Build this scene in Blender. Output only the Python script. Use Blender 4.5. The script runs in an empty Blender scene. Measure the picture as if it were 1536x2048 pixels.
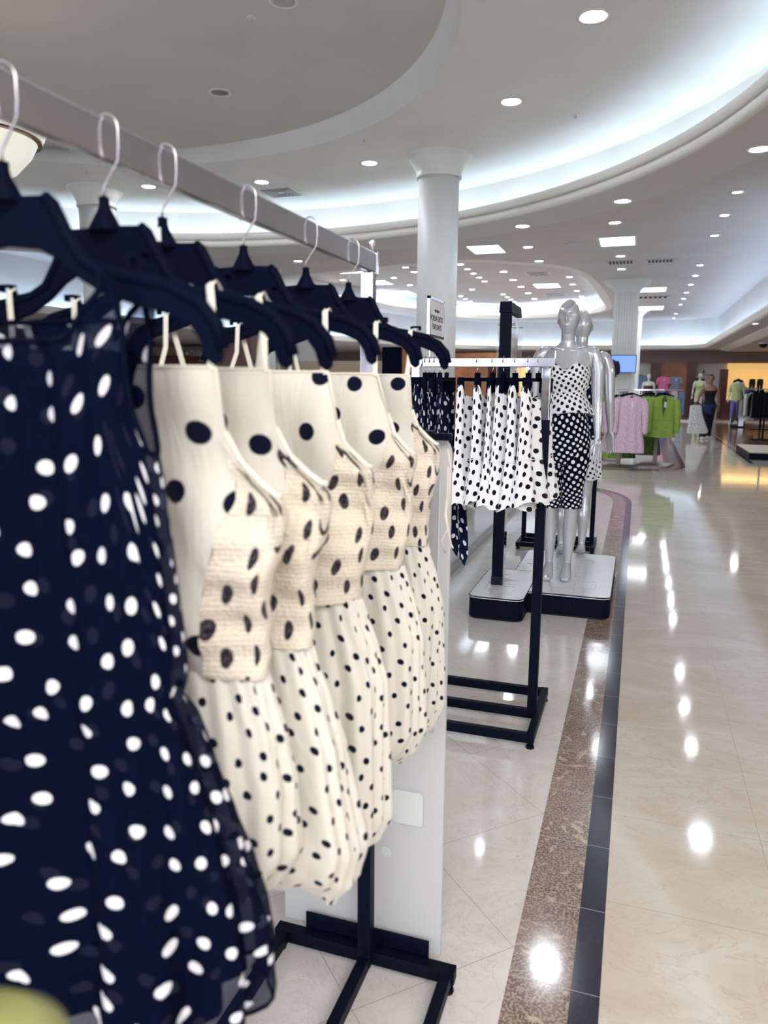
import bpy, bmesh, math, random
from mathutils import Vector, Matrix
PI=math.pi; rnd=random.Random(7)
S=bpy.context.scene; COL=S.collection
sin,cos=math.sin,math.cos
# ---------------------------------------------------------------- camera
F=1500.; CH=1.5; YH=764.
pitch=math.atan((1024-YH)/F); roll=math.radians(.45); yaw=math.atan(509/math.hypot(F,1024-YH))
_fh=Vector((-sin(yaw),cos(yaw),0)); _r=Vector((cos(yaw),sin(yaw),0)); _z=Vector((0,0,1))
FW=_fh*cos(pitch)-_z*sin(pitch); _u=_fh*sin(pitch)+_z*cos(pitch)
RT=_r*cos(roll)+_u*sin(roll); UP=_u*cos(roll)-_r*sin(roll)
CAM=Vector((0,0,CH))
cd=bpy.data.cameras.new('camera'); co=bpy.data.objects.new('camera',cd); COL.objects.link(co)
co.matrix_world=Matrix.Translation(CAM)@Matrix((RT,UP,-FW)).transposed().to_4x4()
cd.sensor_fit='VERTICAL'; cd.sensor_height=36; cd.sensor_width=27; cd.lens=F/2048*36
cd.clip_start=.02; cd.clip_end=200
cd.dof.use_dof=True; cd.dof.focus_distance=3.3; cd.dof.aperture_fstop=4.2
S.camera=co
def ray(x,y): return RT*((x-768)/F)-UP*((y-1024)/F)+FW
def oz(x,y,z=0.): d=ray(x,y); return CAM+d*((z-CH)/d.z)
def oy(x,y,Y): d=ray(x,y); return CAM+d*(Y/d.y)
# ---------------------------------------------------------------- light and exposure
S.view_settings.view_transform='Standard'; S.view_settings.look='None'
S.view_settings.gamma=1; S.view_settings.exposure=1.08; S.view_settings.use_curve_mapping=False
try: S.cycles.use_denoising=True
except Exception: pass
S.cycles.use_adaptive_sampling=True; S.cycles.adaptive_threshold=.03
S.cycles.max_bounces=8; S.cycles.diffuse_bounces=3; S.cycles.glossy_bounces=5; S.cycles.transparent_max_bounces=12
S.cycles.sample_clamp_indirect=6; S.cycles.caustics_reflective=False; S.cycles.caustics_refractive=False
W=bpy.data.worlds.new('world'); S.world=W; W.use_nodes=True
W.node_tree.nodes['Background'].inputs[0].default_value=(.80,.86,1.0,1); W.node_tree.nodes['Background'].inputs[1].default_value=1.2
def area(name,loc,rot,sx,sy,power,color=(1,1,1)):
    l=bpy.data.lights.new(name,'AREA'); l.shape='RECTANGLE'; l.size=sx; l.size_y=sy; l.energy=power; l.color=color
    o=bpy.data.objects.new(name,l); o.location=loc; o.rotation_euler=rot; COL.objects.link(o); return o
# soft fill panels added behind and beside the photographer to brighten the scene
area('fill_light',(1.2,-1.6,3.6),(math.radians(38),0,math.radians(12)),3.5,2.0,95,(1,.97,.93))
area('fill_light',(5.5,3.0,3.4),(0,math.radians(50),0),2.5,5,110,(.92,.95,1))
L_CAN=70; L_COVE=9.0
# ---------------------------------------------------------------- materials
class NT:
    def __init__(s,name):
        s.m=bpy.data.materials.new(name); s.m.use_nodes=True; s.t=s.m.node_tree; s.p=s.t.nodes['Principled BSDF']; s.out=s.t.nodes['Material Output']
    def n(s,ty,ins=None,**kw):
        nd=s.t.nodes.new(ty)
        for k,v in kw.items(): setattr(nd,k,v)
        for k,v in (ins or {}).items(): s.set(nd.inputs[k],v)
        return nd
    def set(s,i,v):
        if isinstance(v,bpy.types.NodeSocket): s.t.links.new(v,i)
        else:
            if isinstance(v,(tuple,list)) and len(v)==3 and i.type=='RGBA': v=(*v,1)
            i.default_value=v
    def ma(s,op,a,b=0.,c=0.):
        nd=s.t.nodes.new('ShaderNodeMath'); nd.operation=op
        s.set(nd.inputs[0],a); s.set(nd.inputs[1],b); s.set(nd.inputs[2],c); return nd.outputs[0]
    def mix(s,f,a,b):
        nd=s.t.nodes.new('ShaderNodeMix'); nd.data_type='RGBA'
        s.set(nd.inputs[0],f); s.set(nd.inputs[6],a); s.set(nd.inputs[7],b); return nd.outputs[2]
    def step(s,v,lo,hi): return s.n('ShaderNodeMapRange',{0:v,1:lo,2:hi},interpolation_type='SMOOTHSTEP').outputs[0]
    def uv(s): return s.n('ShaderNodeTexCoord').outputs['UV']
    def ob(s): return s.n('ShaderNodeTexCoord').outputs['Object']
    def mapp(s,v,sc=(1,1,1),rot=(0,0,0),loc=(0,0,0)): return s.n('ShaderNodeMapping',{0:v,1:loc,2:rot,3:sc}).outputs[0]
    def bump(s,h,st=.2,d=.01): s.set(s.p.inputs['Normal'],s.n('ShaderNodeBump',{'Height':h,'Strength':st,'Distance':d}).outputs[0])
def mat(name,col,rough=.5,metal=0,spec=.5,emit=None,es=0,trans=0,alpha=1,coat=0,noise=0,nscale=8,sss=0):
    t=NT(name); p=t.p
    p.inputs['Base Color'].default_value=(*col,1); p.inputs['Roughness'].default_value=rough; p.inputs['Metallic'].default_value=metal
    p.inputs['Specular IOR Level'].default_value=spec; p.inputs['Transmission Weight'].default_value=trans; p.inputs['Alpha'].default_value=alpha
    p.inputs['Coat Weight'].default_value=coat
    if emit: p.inputs['Emission Color'].default_value=(*emit,1); p.inputs['Emission Strength'].default_value=es
    if noise:
        f=t.n('ShaderNodeTexNoise',{'Vector':t.ob(),'Scale':nscale,'Detail':5}).outputs[0]
        t.set(p.inputs['Base Color'],t.mix(t.step(f,.3,.7),tuple(c*(1-noise) for c in col),tuple(min(1,c*(1+noise)) for c in col)))
    return t.m
def dots(name,base,dot,sp,rad,jit=.35,rot=.5,rough=.75,smock=False,sheer=0,wr=.35,wsc=14,trl=0,sq=1,soft=.04):
    t=NT(name); p=t.p; uv=t.uv()
    v=t.mapp(uv,(sq/sp,1/sp,1),(0,0,rot))
    vo=t.n('ShaderNodeTexVoronoi',{'Vector':v,'Scale':1.,'Randomness':jit},voronoi_dimensions='2D')
    d=t.step(vo.outputs['Distance'],rad/sp+soft*rad/sp*2,rad/sp-soft*rad/sp*2)
    c=t.mix(d,base,dot); t.set(p.inputs['Base Color'],c); p.inputs['Roughness'].default_value=rough
    p.inputs['Specular IOR Level'].default_value=.05; p.inputs['Sheen Weight'].default_value=.0 if sum(base)<.5 else .15
    n=t.n('ShaderNodeTexNoise',{'Vector':t.mapp(uv,(1.6,.5,1)),'Scale':wsc,'Detail':4,'Distortion':.6}).outputs[0]
    h=n
    if smock:
        w=t.n('ShaderNodeTexNoise',{'Vector':t.mapp(uv,(260,170,1)),'Scale':1.,'Detail':2}).outputs[0]
        sx=t.n('ShaderNodeSeparateXYZ',{0:uv}); row=t.ma('SINE',t.ma('MULTIPLY',sx.outputs[1],2*PI/.006))
        h=t.ma('ADD',t.ma('MULTIPLY',w,1.6),t.ma('MULTIPLY',row,.16))
        t.set(p.inputs['Base Color'],t.mix(t.ma('MULTIPLY',t.step(w,.35,.6),.9),t.mix(.16,c,(.62,.50,.36)),c))
    t.bump(h,wr,.004 if smock else .02)
    if sheer:
        tr=t.n('ShaderNodeBsdfTransparent',{0:(.75,.8,.95)}); ms=t.n('ShaderNodeMixShader',{0:t.ma('MULTIPLY',t.ma('SUBTRACT',1.,d),sheer),1:p.outputs[0],2:tr.outputs[0]})
        t.set(t.out.inputs[0],ms.outputs[0])
    if trl:
        tl=t.n('ShaderNodeBsdfTranslucent',{0:c}); ms=t.n('ShaderNodeMixShader',{0:trl,1:p.outputs[0],2:tl.outputs[0]}); t.set(t.out.inputs[0],ms.outputs[0])
    return t.m
CREAM=(.87,.83,.755); NAVY=(.004,.007,.025); INK=(.003,.004,.014); WHT=(.82,.82,.84)
M={}
M['panel_big']=dots('cream_cotton_large_dots',CREAM,NAVY,.078,.0132,jit=.3,rot=.35,wr=.7,wsc=7,trl=.25)
M['smock']=dots('cream_smocked_cotton',(.87,.79,.66),NAVY,.060,.0125,jit=.35,rot=.7,smock=True,wr=.6,trl=.15,sq=2.3)
M['skirt_small']=dots('cream_cotton_small_dots',CREAM,NAVY,.034,.0056,jit=.35,rot=.6,wr=.35,wsc=12,trl=.25)
M['cream']=mat('cream_cotton_trim',(.80,.75,.65),.7)
M['navy_sheer']=dots('navy_sheer_white_dots',(.0015,.004,.018),(.74,.73,.76),.044,.0073,jit=.5,rot=.2,sheer=.30,wr=.4,rough=.8)
M['navy_lining_dot_shadows']=dots('navy_lining_dot_shadows',(.001,.003,.015),(.16,.14,.17),.052,.0080,jit=.6,rot=.9,wr=.4,rough=.85)  # faint lining dots paint in the shadows of the sheer layer's dots
M['whitedot']=dots('white_cotton_navy_dots',(.86,.86,.88),INK,.042,.0105,jit=.25,rot=.4,wr=.3)
M['topdot']=dots('white_twill_black_dots',(.86,.86,.88),INK,.033,.0098,jit=.12,rot=.5,wr=.15)
M['capridot']=dots('black_twill_white_dots',INK,(.84,.84,.86),.034,.0100,jit=.12,rot=.5,wr=.15)
M['skirtnavy']=dots('navy_crepe_white_dots',(.005,.010,.035),(.80,.80,.84),.046,.0105,jit=.4,rot=.5,wr=.35)
M['specks']=dots('white_fabric_small_specks',(.8,.8,.8),(.12,.12,.16),.032,.007,jit=.8,wr=.3)
M['pinkprint']=dots('lilac_print_fabric',(.78,.56,.70),(.60,.40,.56),.045,.010,jit=1,wr=.5,soft=.3,sq=1.6)
M['plastic']=mat('navy_black_hanger_plastic',(.002,.004,.014),.6,spec=.03)
M['black']=mat('black_powder_coated_steel',(.003,.005,.015),.45,spec=.07,noise=.2,nscale=60)
M['blackgloss']=mat('black_gloss',(.004,.006,.018),.15,spec=.3)
M['chrome']=mat('chrome',(.78,.78,.82),.07,1)
M['brushed']=mat('brushed_chrome_rail',(.60,.58,.62),.16,1)
M['steel']=mat('steel_wire',(.55,.54,.56),.25,1)
M['mann']=mat('silver_lacquer',(.60,.61,.64),.24,.35,coat=.7,spec=.6)
M['wallwhite']=mat('warm_white_paint',(.80,.79,.77),.6)
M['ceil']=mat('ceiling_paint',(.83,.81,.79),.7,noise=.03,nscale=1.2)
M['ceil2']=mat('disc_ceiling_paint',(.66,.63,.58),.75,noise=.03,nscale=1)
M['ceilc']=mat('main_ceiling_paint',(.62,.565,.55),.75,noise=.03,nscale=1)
M['lip']=mat('cream_moulding_paint',(.84,.80,.73),.6)
M['col']=mat('column_paint',(.80,.80,.77),.5)
M['cove']=mat('cove_tube',(1,1,1),.5,emit=(.58,.78,1),es=L_COVE)
M['cove2']=mat('soffit_cove_tube',(1,1,1),.5,emit=(.50,.72,1),es=7)
M['can']=mat('downlight_lamp',(1,1,1),.5,emit=(.86,.93,1),es=L_CAN)
M['troffer']=mat('troffer_diffuser',(1,1,1),.5,emit=(.80,.88,1),es=4)
M['canoff']=mat('downlight_reflector',(.75,.72,.75),.22,1)
M['trimw']=mat('white_trim',(.75,.74,.74),.5)
M['vent']=mat('grey_vent',(.55,.53,.56),.5); M['dark']=mat('dark_gap',(.05,.045,.055),.8)
M['glass']=mat('clear_glass',(.88,.96,.95),.02,trans=1,spec=.5)
M['acrylic']=mat('clear_acrylic',(.95,.97,1),.04,alpha=.22)
M['white']=mat('white_laminate',(.88,.89,.92),.25,noise=.03,nscale=5)
M['grey']=mat('grey_line',(.25,.25,.28),.6)
M['paper']=mat('sign_card',(.80,.80,.84),.6); M['ink']=mat('sign_ink',(.03,.03,.04),.7)
M['brass']=mat('dark_brass',(.25,.15,.08),.3,.9); M['bowl']=mat('cream_glass_bowl',(.82,.82,.72),.35,emit=(1,.97,.85),es=.25)
def frosted():
    t=NT('frosted_acrylic'); p=t.p; p.inputs['Base Color'].default_value=(.80,.80,.80,1); p.inputs['Roughness'].default_value=.35
    tr=t.n('ShaderNodeBsdfTransparent',{0:(1,1,1)}); tl=t.n('ShaderNodeBsdfTranslucent',{0:(.85,.85,.83)})
    m1=t.n('ShaderNodeMixShader',{0:.35,1:p.outputs[0],2:tl.outputs[0]}); m2=t.n('ShaderNodeMixShader',{0:.22,1:m1.outputs[0],2:tr.outputs[0]})
    t.set(t.out.inputs[0],m2.outputs[0]); return t.m
M['frost']=frosted()
def stone(name,c1,c2,c3,scale=3,lines=None,diag=False,tile=.477,off=(0,0),vein=.5,grout=(.42,.36,.30),gw=.0022,rough=.07,stretch=(1,1,1),speck=None):
    t=NT(name); ob=t.ob(); v=t.mapp(ob,stretch)
    n1=t.n('ShaderNodeTexNoise',{'Vector':v,'Scale':scale,'Detail':8,'Roughness':.62,'Distortion':1.6}).outputs[0]
    c=t.mix(t.step(n1,.38,.68),c1,c2)
    vo=t.n('ShaderNodeTexNoise',{'Vector':v,'Scale':scale*2.2,'Detail':6,'Roughness':.7,'Distortion':2.5}).outputs[0]
    vl=t.step(t.ma('ABSOLUTE',t.ma('SUBTRACT',vo,.5)),.018,.0)
    c=t.mix(t.ma('MULTIPLY',vl,vein),c,c3)
    if speck:
        s1=t.n('ShaderNodeTexNoise',{'Vector':ob,'Scale':130,'Detail':3}).outputs[0]
        c=t.mix(t.step(s1,.46,.56),c,speck)
        s2=t.n('ShaderNodeTexNoise',{'Vector':ob,'Scale':9,'Detail':5,'Distortion':2.2}).outputs[0]
        c=t.mix(t.step(s2,.595,.66),c,(.62,.50,.37))
    xyz=t.n('ShaderNodeSeparateXYZ',{0:t.mapp(ob,(1,1,1),(0,0,PI/4 if diag else 0),(0,0,0))})
    g=None; cell=[]
    for ax,tl,of in ((0,tile if not isinstance(tile,tuple) else tile[0],off[0]),(1,tile if not isinstance(tile,tuple) else tile[1],off[1])):
        q=t.ma('DIVIDE',t.ma('SUBTRACT',xyz.outputs[ax],of),tl); fr=t.ma('FRACT',q); cell.append(t.ma('FLOOR',q))
        e=t.ma('SUBTRACT',.5,t.ma('ABSOLUTE',t.ma('SUBTRACT',fr,.5)))
        k=t.ma('LESS_THAN',e,gw/tl/2); g=k if g is None else t.ma('MAXIMUM',g,k)
    wn=t.n('ShaderNodeTexWhiteNoise',{0:t.n('ShaderNodeCombineXYZ',{0:cell[0],1:cell[1]}).outputs[0]},noise_dimensions='3D').outputs[0]
    c=t.mix(t.ma('MULTIPLY',wn,.22),c,c2)
    c=t.mix(g,c,grout); t.set(t.p.inputs['Base Color'],c)
    t.set(t.p.inputs['Roughness'],t.ma('ADD',rough,t.ma('MULTIPLY',g,.4)))
    t.p.inputs['IOR'].default_value=1.6; t.p.inputs['Specular IOR Level'].default_value=.6
    t.set(t.p.inputs['Normal'],t.n('ShaderNodeBump',{'Height':t.n('ShaderNodeTexNoise',{'Vector':ob,'Scale':2.2,'Detail':1}).outputs[0],'Strength':.02,'Distance':.02}).outputs[0])
    return t.m
M['walk']=stone('beige_marble_walkway',(.70,.61,.50),(.80,.74,.66),(.60,.47,.35),1.6,tile=(.476,.4765),off=(0,2.09-.4765*20),vein=.55,stretch=(.8,1.6,1))
M['isle']=stone('cream_marble_diagonal',(.80,.75,.69),(.86,.83,.79),(.60,.48,.43),2.6,diag=True,tile=.4755,off=((-.229-1.815)*.70711,(-.229+1.815)*.70711),vein=.5)
M['gran']=stone('brown_granite_border',(.17,.105,.085),(.28,.20,.16),(.50,.38,.26),5,tile=(3.1,.3175),off=(-1.5,1.716-.3175*20),vein=.3,speck=(.46,.37,.31),grout=(.5,.45,.4),rough=.1)
M['darkt']=stone('dark_tile_border',(.012,.012,.035),(.025,.022,.05),(.03,.03,.06),8,tile=(3.1,.3175),off=(-1.5,1.716-.3175*20),vein=.2,grout=(.42,.40,.42),rough=.12)
M['woodfl']=stone('brown_wood_floor',(.20,.10,.06),(.30,.17,.11),(.14,.06,.04),2,tile=(.14,1.6),vein=.4,grout=(.08,.04,.03),rough=.12,stretch=(3,.4,1))
M['orange']=mat('orange_wood',(.42,.16,.06),.35,noise=.25,nscale=2); M['dkwood']=mat('dark_red_wood',(.10,.025,.018),.35,noise=.2)
M['header']=mat('taupe_header',(.26,.19,.19),.6); M['tan']=mat('tan_board',(.50,.38,.28),.6); M['niche']=mat('glowing_niche_wood',(.72,.45,.16),.5,emit=(1,.62,.22),es=.30)  # niche wood glows on its own in place of lamplight
M['blue_screen']=mat('screen_blue',(.02,.05,.2),.3,emit=(.12,.22,1),es=.9)
M['green']=mat('olive_green_crepe',(.27,.42,.07),.8,noise=.1,nscale=20); M['dkgreen']=mat('dark_green_fabric',(.06,.12,.02),.85,noise=.2,nscale=12)
M['pink']=mat('pink_jersey',(.72,.16,.36),.8); M['greytee']=mat('slate_jersey',(.22,.25,.34),.8); M['denim']=mat('denim',(.20,.30,.50),.8,noise=.3,nscale=30)
M['lime']=mat('lime_knit',(.62,.70,.36),.8); M['periw']=mat('periwinkle_jersey',(.20,.20,.62),.7); M['royal']=mat('royal_blue_fabric',(.06,.08,.50),.7)
M['whitef']=mat('white_fabric',(.75,.73,.70),.8); M['blackf']=mat('black_fabric',(.006,.006,.012),.85); M['plaster']=mat('white_mannequin_shell',(.80,.77,.73),.4)
M['skin']=mat('brown_skin',(.30,.15,.10),.5); M['hair']=mat('black_hair',(.01,.008,.01),.7); M['shoe']=mat('white_sneaker',(.75,.75,.75),.5)
M['denimdk']=mat('dark_blue_knit',(.01,.03,.12),.8)
M['etchdk']=mat('grey_print_acrylic',(.46,.47,.48),.5)
M['etch']=mat('etched_acrylic',(.68,.69,.67),.5)
M['leaf']=mat('plant_leaf',(.05,.16,.03),.5,noise=.3); M['taupe']=mat('taupe_metal',(.22,.17,.15),.35,.6); M['bag']=mat('olive_leather',(.36,.38,.13),.35,noise=.1)
# ---------------------------------------------------------------- geometry
class MB:
    def __init__(s): s.v=[]; s.f=[]; s.uv={}; s.mi=[]
    def add(s,vs,fs,uvs=None):
        b=len(s.v); s.v+= [tuple(v) for v in vs]
        for f in fs: s.f.append([b+i for i in f])
        if uvs:
            for i,u in enumerate(uvs): s.uv[b+i]=u
        return s
    def box(s,c,d,rz=0,bev=0):
        x,y,z=(d[0]/2,d[1]/2,d[2]/2); V=[]
        for sx,sy,sz in ((-1,-1,-1),(1,-1,-1),(1,1,-1),(-1,1,-1),(-1,-1,1),(1,-1,1),(1,1,1),(-1,1,1)):
            px,py=sx*x,sy*y; V.append((c[0]+px*cos(rz)-py*sin(rz),c[1]+px*sin(rz)+py*cos(rz),c[2]+sz*z))
        return s.add(V,[(0,3,2,1),(4,5,6,7),(0,1,5,4),(1,2,6,5),(2,3,7,6),(3,0,4,7)])
    def bb(s,x0,x1,y0,y1,z0,z1): return s.box(((x0+x1)/2,(y0+y1)/2,(z0+z1)/2),(x1-x0,y1-y0,z1-z0))
    def tube(s,pts,r,n=10,cap=True):
        pts=[Vector(p) for p in pts]; R=r if isinstance(r,(list,tuple)) else [r]*len(pts); V=[]; Fc=[]; prev=None
        for i,p in enumerate(pts):
            t=(pts[min(i+1,len(pts)-1)]-pts[max(i-1,0)]).normalized()
            if prev is None:
                a=Vector((1,0,0)) if abs(t.x)<.8 else Vector((0,1,0)); a=(a-t*a.dot(t)).normalized()
            else: a=(prev-t*prev.dot(t)).normalized()
            prev=a; b=t.cross(a); rr=R[i]; ra,rb=rr if isinstance(rr,tuple) else (rr,rr)
            for k in range(n):
                w=2*PI*k/n; V.append(p+a*(ra*cos(w))+b*(rb*sin(w)))
        for i in range(len(pts)-1):
            for k in range(n): Fc.append((i*n+k,i*n+(k+1)%n,(i+1)*n+(k+1)%n,(i+1)*n+k))
        if cap: Fc.append(tuple(reversed(range(n)))); Fc.append(tuple(range((len(pts)-1)*n,len(pts)*n)))
        return s.add(V,Fc)
    def lathe(s,prof,c=(0,0,0),n=32,cap=True):
        V=[];Fc=[]
        for r,z in prof:
            for k in range(n): V.append((c[0]+r*cos(2*PI*k/n),c[1]+r*sin(2*PI*k/n),c[2]+z))
        for i in range(len(prof)-1):
            for k in range(n): Fc.append((i*n+k,i*n+(k+1)%n,(i+1)*n+(k+1)%n,(i+1)*n+k))
        if cap: Fc.append(tuple(reversed(range(n)))); Fc.append(tuple(range((len(prof)-1)*n,len(prof)*n)))
        return s.add(V,Fc)
    def prism(s,poly,a,b,ax='y'):
        n=len(poly); g=(lambda p,t:(p[0],t,p[1])) if ax=='y' else ((lambda p,t:(t,p[0],p[1])) if ax=='x' else (lambda p,t:(p[0],p[1],t)))
        V=[g(p,a) for p in poly]+[g(p,b) for p in poly]
        return s.add(V,[tuple(range(n)),tuple(reversed(range(n,2*n)))]+[(i,i+n,(i+1)%n+n,(i+1)%n) for i in range(n)])
    def grid(s,fn,nu,nv,uvf=None,closed=True,skip=None):
        V=[];U=[];Fc=[]; N=nu if closed else nu+1
        for j in range(nv+1):
            for i in range(N):
                V.append(fn(i/nu,j/nv))
        # uv duplicates avoided with per loop uv
        base=len(s.v)
        for j in range(nv):
            for i in range(nu):
                if skip and skip((i+.5)/nu,(j+.5)/nv): continue
                i2=(i+1)%N; Fc.append((j*N+i,j*N+i2,(j+1)*N+i2,(j+1)*N+i))
                if uvf: s.mi.append((len(s.f)+len(Fc)-1,[uvf(i/nu,j/nv),uvf((i+1)/nu,j/nv),uvf((i+1)/nu,(j+1)/nv),uvf(i/nu,(j+1)/nv)]))
        return s.add(V,Fc)
    def build(s,name,mt,parent=None,smooth=False,off=(0,0,0),bev=0,sub=0,solid=0,kind=None):
        me=bpy.data.meshes.new(name); me.from_pydata([(v[0]-off[0],v[1]-off[1],v[2]-off[2]) for v in s.v],[],s.f)
        if s.mi:
            ul=me.uv_layers.new(name='UVMap')
            for fi,uvs in s.mi:
                for li,u in zip(me.polygons[fi].loop_indices,uvs): ul.data[li].uv=u
        me.materials.append(mt)
        bm=bmesh.new(); bm.from_mesh(me); bmesh.ops.recalc_face_normals(bm,faces=bm.faces); bm.to_mesh(me); bm.free()
        if smooth: me.polygons.foreach_set('use_smooth',[True]*len(me.polygons))
        o=bpy.data.objects.new(name,me); COL.objects.link(o)
        if parent: o.parent=parent
        if bev:
            m=o.modifiers.new('b','BEVEL'); m.width=bev; m.segments=2; m.limit_method='ANGLE'
        if solid:
            m=o.modifiers.new('s','SOLIDIFY'); m.thickness=solid; m.offset=0
        if sub:
            m=o.modifiers.new('u','SUBSURF'); m.levels=sub; m.render_levels=sub
        if kind: o['kind']=kind
        return o
def thing(name,label,cat,loc=(0,0,0),rz=0,group=None):
    o=bpy.data.objects.new(name,None); COL.objects.link(o); o.location=loc; o.rotation_euler=(0,0,rz); o.empty_display_size=.05
    o['label']=label; o['category']=cat
    if group: o['group']=group
    return o
def tag(o,label,cat,group=None):
    o['label']=label; o['category']=cat
    if group: o['group']=group
    return o
def copy_tree(o,parent=None):
    c=o.copy(); COL.objects.link(c)
    if parent: c.parent=parent
    for ch in list(o.children): copy_tree(ch,c)
    return c
def part(mb,name,m,p,**k): return mb.build(name,M[m] if isinstance(m,str) else m,p,**k)
def tri_fill(loops,z,name,m,kind='structure'):
    bm=bmesh.new()
    for lp in loops:
        vs=[bm.verts.new((p[0],p[1],z)) for p in lp]
        for i in range(len(vs)): bm.edges.new((vs[i],vs[(i+1)%len(vs)]))
    bmesh.ops.triangle_fill(bm,use_beauty=True,use_dissolve=False,edges=bm.edges)
    me=bpy.data.meshes.new(name); bm.to_mesh(me); bm.free(); me.materials.append(M[m])
    o=bpy.data.objects.new(name,me); COL.objects.link(o)
    if kind: o['kind']=kind
    return o
def circ(c,r,n=96,a0=0,a1=2*PI,closed=True):
    return [(c[0]+r*cos(a0+(a1-a0)*i/n),c[1]+r*sin(a0+(a1-a0)*i/n)) for i in range(n if closed else n+1)]
def rrect(x0,x1,y0,y1,r,n=6):
    P=[]
    for cx,cy,a in ((x1-r,y0+r,-PI/2),(x1-r,y1-r,0),(x0+r,y1-r,PI/2),(x0+r,y0+r,PI)):
        for i in range(n+1): P.append((cx+r*cos(a+PI/2*i/n),cy+r*sin(a+PI/2*i/n)))
    return P
NTH='first second third fourth fifth sixth seventh eighth ninth tenth eleventh twelfth thirteenth fourteenth fifteenth sixteenth seventeenth eighteenth nineteenth twentieth'.split()
def lerp(a,b,t): return a+(b-a)*t
def interp(tab,z):
    if z<=tab[0][0]: return tab[0][1]
    for (a,va),(b,vb) in zip(tab,tab[1:]):
        if z<=b:
            t=(z-a)/(b-a); t=t*t*(3-2*t)*.5+t*.5; return va+(vb-va)*t
    return tab[-1][1]
# ================================================================= SETTING
MB().bb(-34,14,-7,37,-.1,0).build('floor',M['walk'],kind='structure')
def off_poly(P,d):   # open polyline offset to the left
    out=[]
    for i,p in enumerate(P):
        a=Vector(P[max(i-1,0)]); b=Vector(P[min(i+1,len(P)-1)]); t=(b-a).normalized(); out.append((p[0]-t.y*d,p[1]+t.x*d))
    return out
def strip(P,d0,d1,z,name,m):
    A=off_poly(P,d0); B=off_poly(P,d1); mb=MB(); n=len(P)
    mb.add([(*p,z) for p in A]+[(*p,z) for p in B],[(i,i+1,n+i+1,n+i) for i in range(n-1)]); return mb.build(name,M[m],kind='structure')
edge=[(0,-6)]+[(0,y) for y in (0,2,4,6,8,9.6)]+[(-.9+.9*cos(a*PI/24),9.95+1.45*sin(a*PI/24)) for a in range(0,13)]+[(-3,11.55),(-12,11.7)]
strip(edge,0,.07,.0012,'floor_border','darkt'); strip(edge,.07,.226,.0012,'floor_border','gran')
tri_fill([off_poly(edge,.226)+[(-12,-6)]],.0012,'floor_island','isle')
e2=[(.95,37),(.93,20),(.90,15.6)]+[(.30+.6*cos(a*PI/20),14.9-1.0*sin(a*PI/20)) for a in range(0,11)]+[(-1.2,13.55),(-12,13.3)]
e2=list(reversed(e2))
strip(e2,0,.09,.0012,'floor_border','darkt'); strip(e2,.09,.36,.0012,'floor_border','gran')
tri_fill([off_poly(e2,.36)+[(-12,37)]],.0012,'floor_island','isle')
e3=[oz(1425,868),oz(1495,910)]
tri_fill([[(2.2,34),(2.25,25),(2.35,17),(14,12),(14,34)]],.0012,'floor_wood','woodfl')
MB().bb(2.12,2.2,16,34,.0,.0015).build('floor_border',M['darkt'],kind='structure')
# ---- ceilings
CC=(-5.85,5.75); ZD,ZR,ZB,ZC,ZS=4.84,4.6,3.9,4.15,2.95
DC=(-6.15,5.56)
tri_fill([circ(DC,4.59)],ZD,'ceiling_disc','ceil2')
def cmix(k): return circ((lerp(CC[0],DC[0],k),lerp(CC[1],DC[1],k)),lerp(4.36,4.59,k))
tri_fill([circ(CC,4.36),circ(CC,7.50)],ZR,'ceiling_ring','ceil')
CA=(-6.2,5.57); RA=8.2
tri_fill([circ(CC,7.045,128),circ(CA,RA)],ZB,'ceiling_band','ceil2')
mb=MB(); mb.lathe([(RA,ZB),(RA,ZC+.001)],(CA[0],CA[1],0),96,False); mb.build('ceiling_step',M['ceilc'],kind='structure')
def tor(prof_r,prof_z,r,n=10): return [(prof_r+r*cos(a),prof_z+r*sin(a)) for a in [PI*1.5-PI*i/n for i in range(n+1)]]
lipprof=[(7.07,3.9005),(7.03,3.9005)]+tor(7.02,3.955,.055)+[(7.02,4.02)]+tor(7.0,4.08,.06)[1:]+[(7.10,4.14)]
mb=MB(); mb.lathe([(7.50,ZR),(7.50,4.03),(7.12,4.03),(7.12,4.14)]+list(reversed(lipprof)),(CC[0],CC[1],0),128,False); mb.build('ceiling_cove',M['lip'],smooth=False,kind='structure')
for k in range(40):
    a0=2*PI*k/40; P=[(CC[0]+7.27*cos(a0+b*.0265),CC[1]+7.27*sin(a0+b*.0265),4.06) for b in range(0,6)]
    a=(a0+.07)
    if not (-1.0<a<3.6 or a>5.6): continue
    part(MB().tube(P,.018,6),'cove_tube','cove',None)['kind']='structure'
# main ceiling, recess and lower soffit
SB=[(2.4,-7),(2.4,0),(2.4,12),(2.4,24),(2.4,33.2),(1.8,34),(0,34),(-3,34),(-6.3,33.6),(-8.4,31.5),(-9.6,27),(-11.2,23.5),(-12.2,20),(-12.6,16),(-12.6,12),(-12.6,0),(-12.6,-7)]
SO=off_poly(SB,-.42)
RB=[(-9.424,18.681),(-6.571,17.681),(-3.969,16.985),(-2.726,17.703),(-1.842,18.654),(-1.446,20.839),(-1.3,25.847),(-1.3,28.6),(-1.75,30.2),(-2.9,31.4),(-5.0,32.2),(-6.8,31.6),(-8.0,29.2),(-8.8,26.8),(-9.6,23.5),(-10,20)]
def dens(P,k=4):
    out=[]; n=len(P)
    for i in range(n):
        p0,p1,p2,p3=[Vector(P[(i+j-1)%n]) for j in range(4)]
        for s_ in range(k):
            t=s_/k; out.append(tuple(.5*((2*p1)+(p2-p0)*t+(2*p0-5*p1+4*p2-p3)*t*t+(3*p1-p0-3*p2+p3)*t**3)))
    return out
RB=dens(RB); 
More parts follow.
